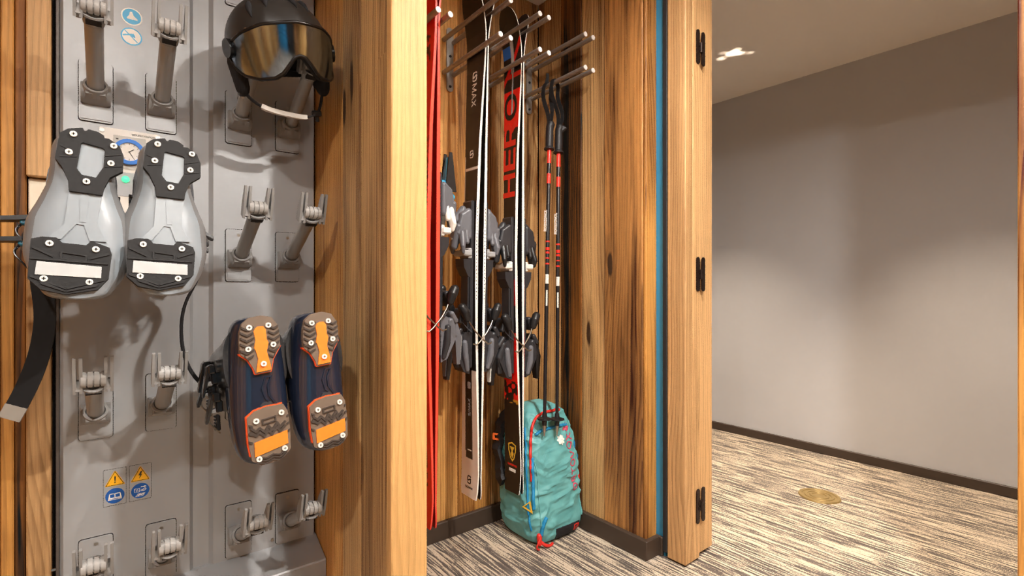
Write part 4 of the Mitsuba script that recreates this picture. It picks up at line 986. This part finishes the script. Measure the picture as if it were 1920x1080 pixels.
for (a0, e0, a1, e1, wd) in ((-.62, 62, -.50, 40, .009), (.34, 64, .30, 44, .008), (-1.05, 50, -.82, 28, .008), (.78, 58, .66, 40, .008)):
    pa = np.stack([dome(a0 + (a1 - a0) * q, np.radians(e0 + (e1 - e0) * q), 1.004) for q in np.linspace(0, 1, 10)])
    put('vent', hm(tube(pa, np.array([.002, .006, .008, .009, .009, .008, .006, .005, .003, .0015]) * wd / .009, 8)), 'pad_black', hl_, smooth=True)
put('goggle_clip', hm(cat(xf(box(-.026, .026, -.006, .006, -.002, .006, .002), dome(.05, np.radians(64.), 1.0), (1, 0, 0), (0, .42, -.9), (0, .9, .42)))), 'bind_light', hl_)
# chin strap
ch = [(-.104, .0, -.10), (-.098, .012, -.118), (-.075, .03, -.143), (-.04, .042, -.158), (.0, .046, -.168), (.04, .042, -.172), (.058, .038, -.167), (.082, .02, -.148), (.100, .005, -.11)]
cs = spline(ch, 50)
put('chin_strap', hm(ribbon(cs, (0, 1, .2), .016, .003)), 'webbing', hl_, smooth=35)
put('chin_pad', hm(ribbon(cs[11:31], (0, 1, .1), .024, .011)), 'strap_white', hl_, smooth=35, label='white padded chin guard')
put('strap_buckle', hm(cat(box(.052, .076, .030, .046, -.172, -.156, .003), box(.060, .068, .030, .042, -.186, -.170, .002))), 'black_plastic', hl_)
put('strap_adjuster', hm(cat(box(-.116, -.096, -.012, .012, -.120, -.080, .004))), 'black_plastic', hl_)
put('side_webbing', hm(ribbon(spline([(-.112, -.03, -.05), (-.114, -.01, -.09), (-.106, .0, -.125)], 10), (0, 1, .3), .014, .003)), 'strap_white', hl_)

# ---------------------------------------------------------------- controller, stickers
mat('label_white', 'e4e0d8', .5)
mat('label_grey', 'bdbab2', .5)
mat('sign_blue', '1c56a4', .45)
mat('dial_blue', '2a7bdc', .4)
mat('sign_sky', '58add6', .45)
mat('sign_yellow', 'f2b21c', .45)
mat('ink', '231d18', .5)
scene['led_green'] = {'type': 'principled', 'base_color': rgb((.05, .5, .25)), 'roughness': .3}
YS = PY
ct = put('controller', facing(prism(rrect(.126, .285, .004), .003), (.0415, YS, 1.2165)), 'label_white', dr_, label='white timer control plate')
put('dial_plate', facing(prism(rrect(.068, .085, .002), .0012), (.0400, YS - .003, 1.3000)), 'label_grey', ct)
put('dial_ring', facing(prism(sg.Point(0, 0).buffer(.0325, quad_segs=12).difference(sg.Point(0, 0).buffer(.0235, quad_segs=12)), .010), (.0385, YS - .004, 1.3020)), 'dial_blue', ct, label='blue timer ring')
put('dial_face', facing(prism(sg.Point(0, 0).buffer(.0235, quad_segs=12), .006), (.0385, YS - .004, 1.3020)), 'label_white', ct)
put('dial_hand', facing(cat(xf(box(-.0008, .0008, -.002, .017, 0, .001), (0, 0, 0), (.86, .5, 0), (.5, -.86, 0), (0, 0, -1)), xf(box(-.0008, .0008, -.002, .012, 0, .001), (0, 0, 0), (.6, -.8, 0), (.8, .6, 0))), (.0385, YS - .0105, 1.3020)), 'ink', ct)
put('dial_tick', facing(cat([xf(box(-.0005, .0005, .018, .022, 0, .0006), (0, 0, 0), (math.cos(q), -math.sin(q), 0), (math.sin(q), math.cos(q), 0)) for q in np.arange(12) * math.pi / 6] + [box(-.027, -.022, .030, .033, -.006, -.0045), box(-.028, -.0255, -.032, -.029, -.006, -.0045), box(-.028, -.0255, -.026, -.023, -.006, -.0045)]), (.0385, YS - .0101, 1.3020)), 'ink', ct)
put('lower_plate', facing(prism(rrect(.112, .062, .003), .0015), (.0415, YS - .003, 1.218)), 'panel_metal', ct)
put('indicator_lamp', facing(cat(cyl((0, 0, 0), (0, 0, .004), .0085, 20), trimesh.creation.icosphere(2, .0075).apply_transform(np.diag([1, 1, .6, 1])).apply_translation((0, 0, .004))), (.031, YS - .0045, 1.231)), 'led_green', ct, smooth=35, label='green indicator lamp')
scene[[k for k in scene if k.endswith('indicator_lamp')][0]]['emitter'] = {'type': 'area', 'radiance': rgb((.05, .55, .20))}
put('key_switch', facing(cat(prism(sg.Point(0, 0).buffer(.0105).difference(sg.Point(0, 0).buffer(.007)), .006), cyl((0, 0, 0), (0, 0, .003), .0072, 18)), (.057, YS - .0045, 1.229)), 'black_plastic', ct)
for sx in (-.058, .058):
    for sz in (1.350, 1.083): put('screw', facing(cyl((0, 0, 0), (0, 0, .0025), .0052, 14), (.0415 + sx, YS - .003, sz)), 'steel', ct)
tx = meshkit.text_mesh('wintersteiger', .0062, .0006, bold=False); tx.apply_translation((-tx.vertices[:, 0].max(), 0, 0))
put('lettering', facing(tx, (.096, YS - .003, 1.3470)), 'ink', ct)
def sticker(x, z, kind):
    t = put('warning_sticker', facing(prism(rrect(.047, .094, .002), .0006), (x, YS, z)), 'panel_metal', dr_, label='framed sticker with a yellow warning triangle over a blue disc')
    put('frame', facing(prism(rrect(.047, .094, .002).difference(rrect(.0455, .0925, .0015)), .0009), (x, YS, z)), 'ink', t)
    tri = sg.Polygon([(-.018, 0), (.018, 0), (0, .034)]).buffer(.002, quad_segs=2)
    put('triangle', facing(prism(tri, .0010), (x, YS, z + .005)), 'sign_yellow', t)
    put('triangle_rim', facing(prism(tri.buffer(-.0012).difference(tri.buffer(-.0024)), .0013), (x, YS, z + .005)), 'ink', t)
    if kind == 0: g = sg.Polygon([(-.0017, .022), (.0017, .022), (.0010, .010), (-.0010, .010)]).union(sg.Point(0, .0065).buffer(.0016))
    else: g = sg.Polygon([(.0010, .024), (-.0040, .013), (-.0005, .0135), (-.0030, .0035), (.0042, .0155), (.0008, .015), (.0040, .0235)])
    put('symbol', facing(prism(g, .0013), (x, YS, z + .005)), 'ink', t)
    put('disc', facing(prism(sg.Point(0, 0).buffer(.0195, quad_segs=10), .0010), (x, YS, z - .0225)), 'sign_blue', t)
    if kind == 0:
        bk_ = sg.Polygon([(-.014, -.008), (-.011, .007), (-.001, .006), (0, .0055), (.001, .006), (.011, .007), (.014, -.008), (.001, -.0065), (-.001, -.0065)])
        g = bk_.difference(shapely.union_all([sg.box(-.0100, -.004, -.0010, .0045), sg.box(.0010, -.004, .0100, .0045)])).union(sg.box(-.0145, -.010, .0145, -.0085))
    else:
        pl_ = rrect(.012, .010, .001, -.007, .002); g = pl_.difference(rrect(.010, .008, .001, -.007, .002)).union(sg.Point(-.007, .002).buffer(.0026).difference(sg.Point(-.007, .002).buffer(.0016)))
        g = g.union(sg.LineString([(.001, .001), (.006, .002), (.009, .005), (.012, .004)]).buffer(.0008)).union(sg.LineString([(.003, -.001), (.008, -.0015), (.012, .002)]).buffer(.0008))
        g = g.union(sg.box(.001, .0085, .009, .0105)).union(sg.Polygon([(.009, .007), (.013, .0095), (.009, .012)]))
        q_ = sg.Polygon([(-.011, -.0145), (-.005, -.007), (.011, -.007), (.006, -.0145)]); g = g.union(q_.difference(q_.buffer(-.0012))).union(sg.LineString([(-.005, -.012), (-.001, -.0095), (.003, -.011), (.007, -.0085)]).buffer(.0012))
    put('pictogram', facing(prism(g, .0013), (x, YS, z - .0225)), 'label_white', t)
sticker(.0095, .4395, 0); sticker(.0620, .4395, 1)
def round_sign(x, z, kind):
    r = .0225
    t = put('round_sticker', facing(prism(sg.Point(0, 0).buffer(r, quad_segs=12), .0006), (x, YS, z)), 'label_white' if kind == 0 else 'sign_sky', dr_, label='round blue and white pictogram sticker')
    put('disc', facing(prism(sg.Point(0, 0).buffer(r - .003, quad_segs=12), .0009), (x, YS, z)), 'sign_sky' if kind == 0 else 'label_white', t)
    if kind == 0: g = sg.Polygon([(-.004, .012), (.0005, .013), (.004, .003), (.0125, -.004), (.012, -.0075), (-.010, -.0075), (-.0105, -.004), (-.006, .001)])
    else: g = sg.LineString([(-.013, .012), (.012, -.0125)]).buffer(.0011).union(sg.LineString([(-.0165, .0), (-.004, .004), (.004, .005), (.006, .0)]).buffer(.0018)).union(sg.Polygon([(-.002, .007), (.005, .008), (.007, -.002), (.0, .0)]))
    put('pictogram', facing(prism(g, .0012), (x, YS, z)), 'label_white' if kind == 0 else 'sign_sky', t)
round_sign(.044, 1.658, 0); round_sign(.0435, 1.606, 1)
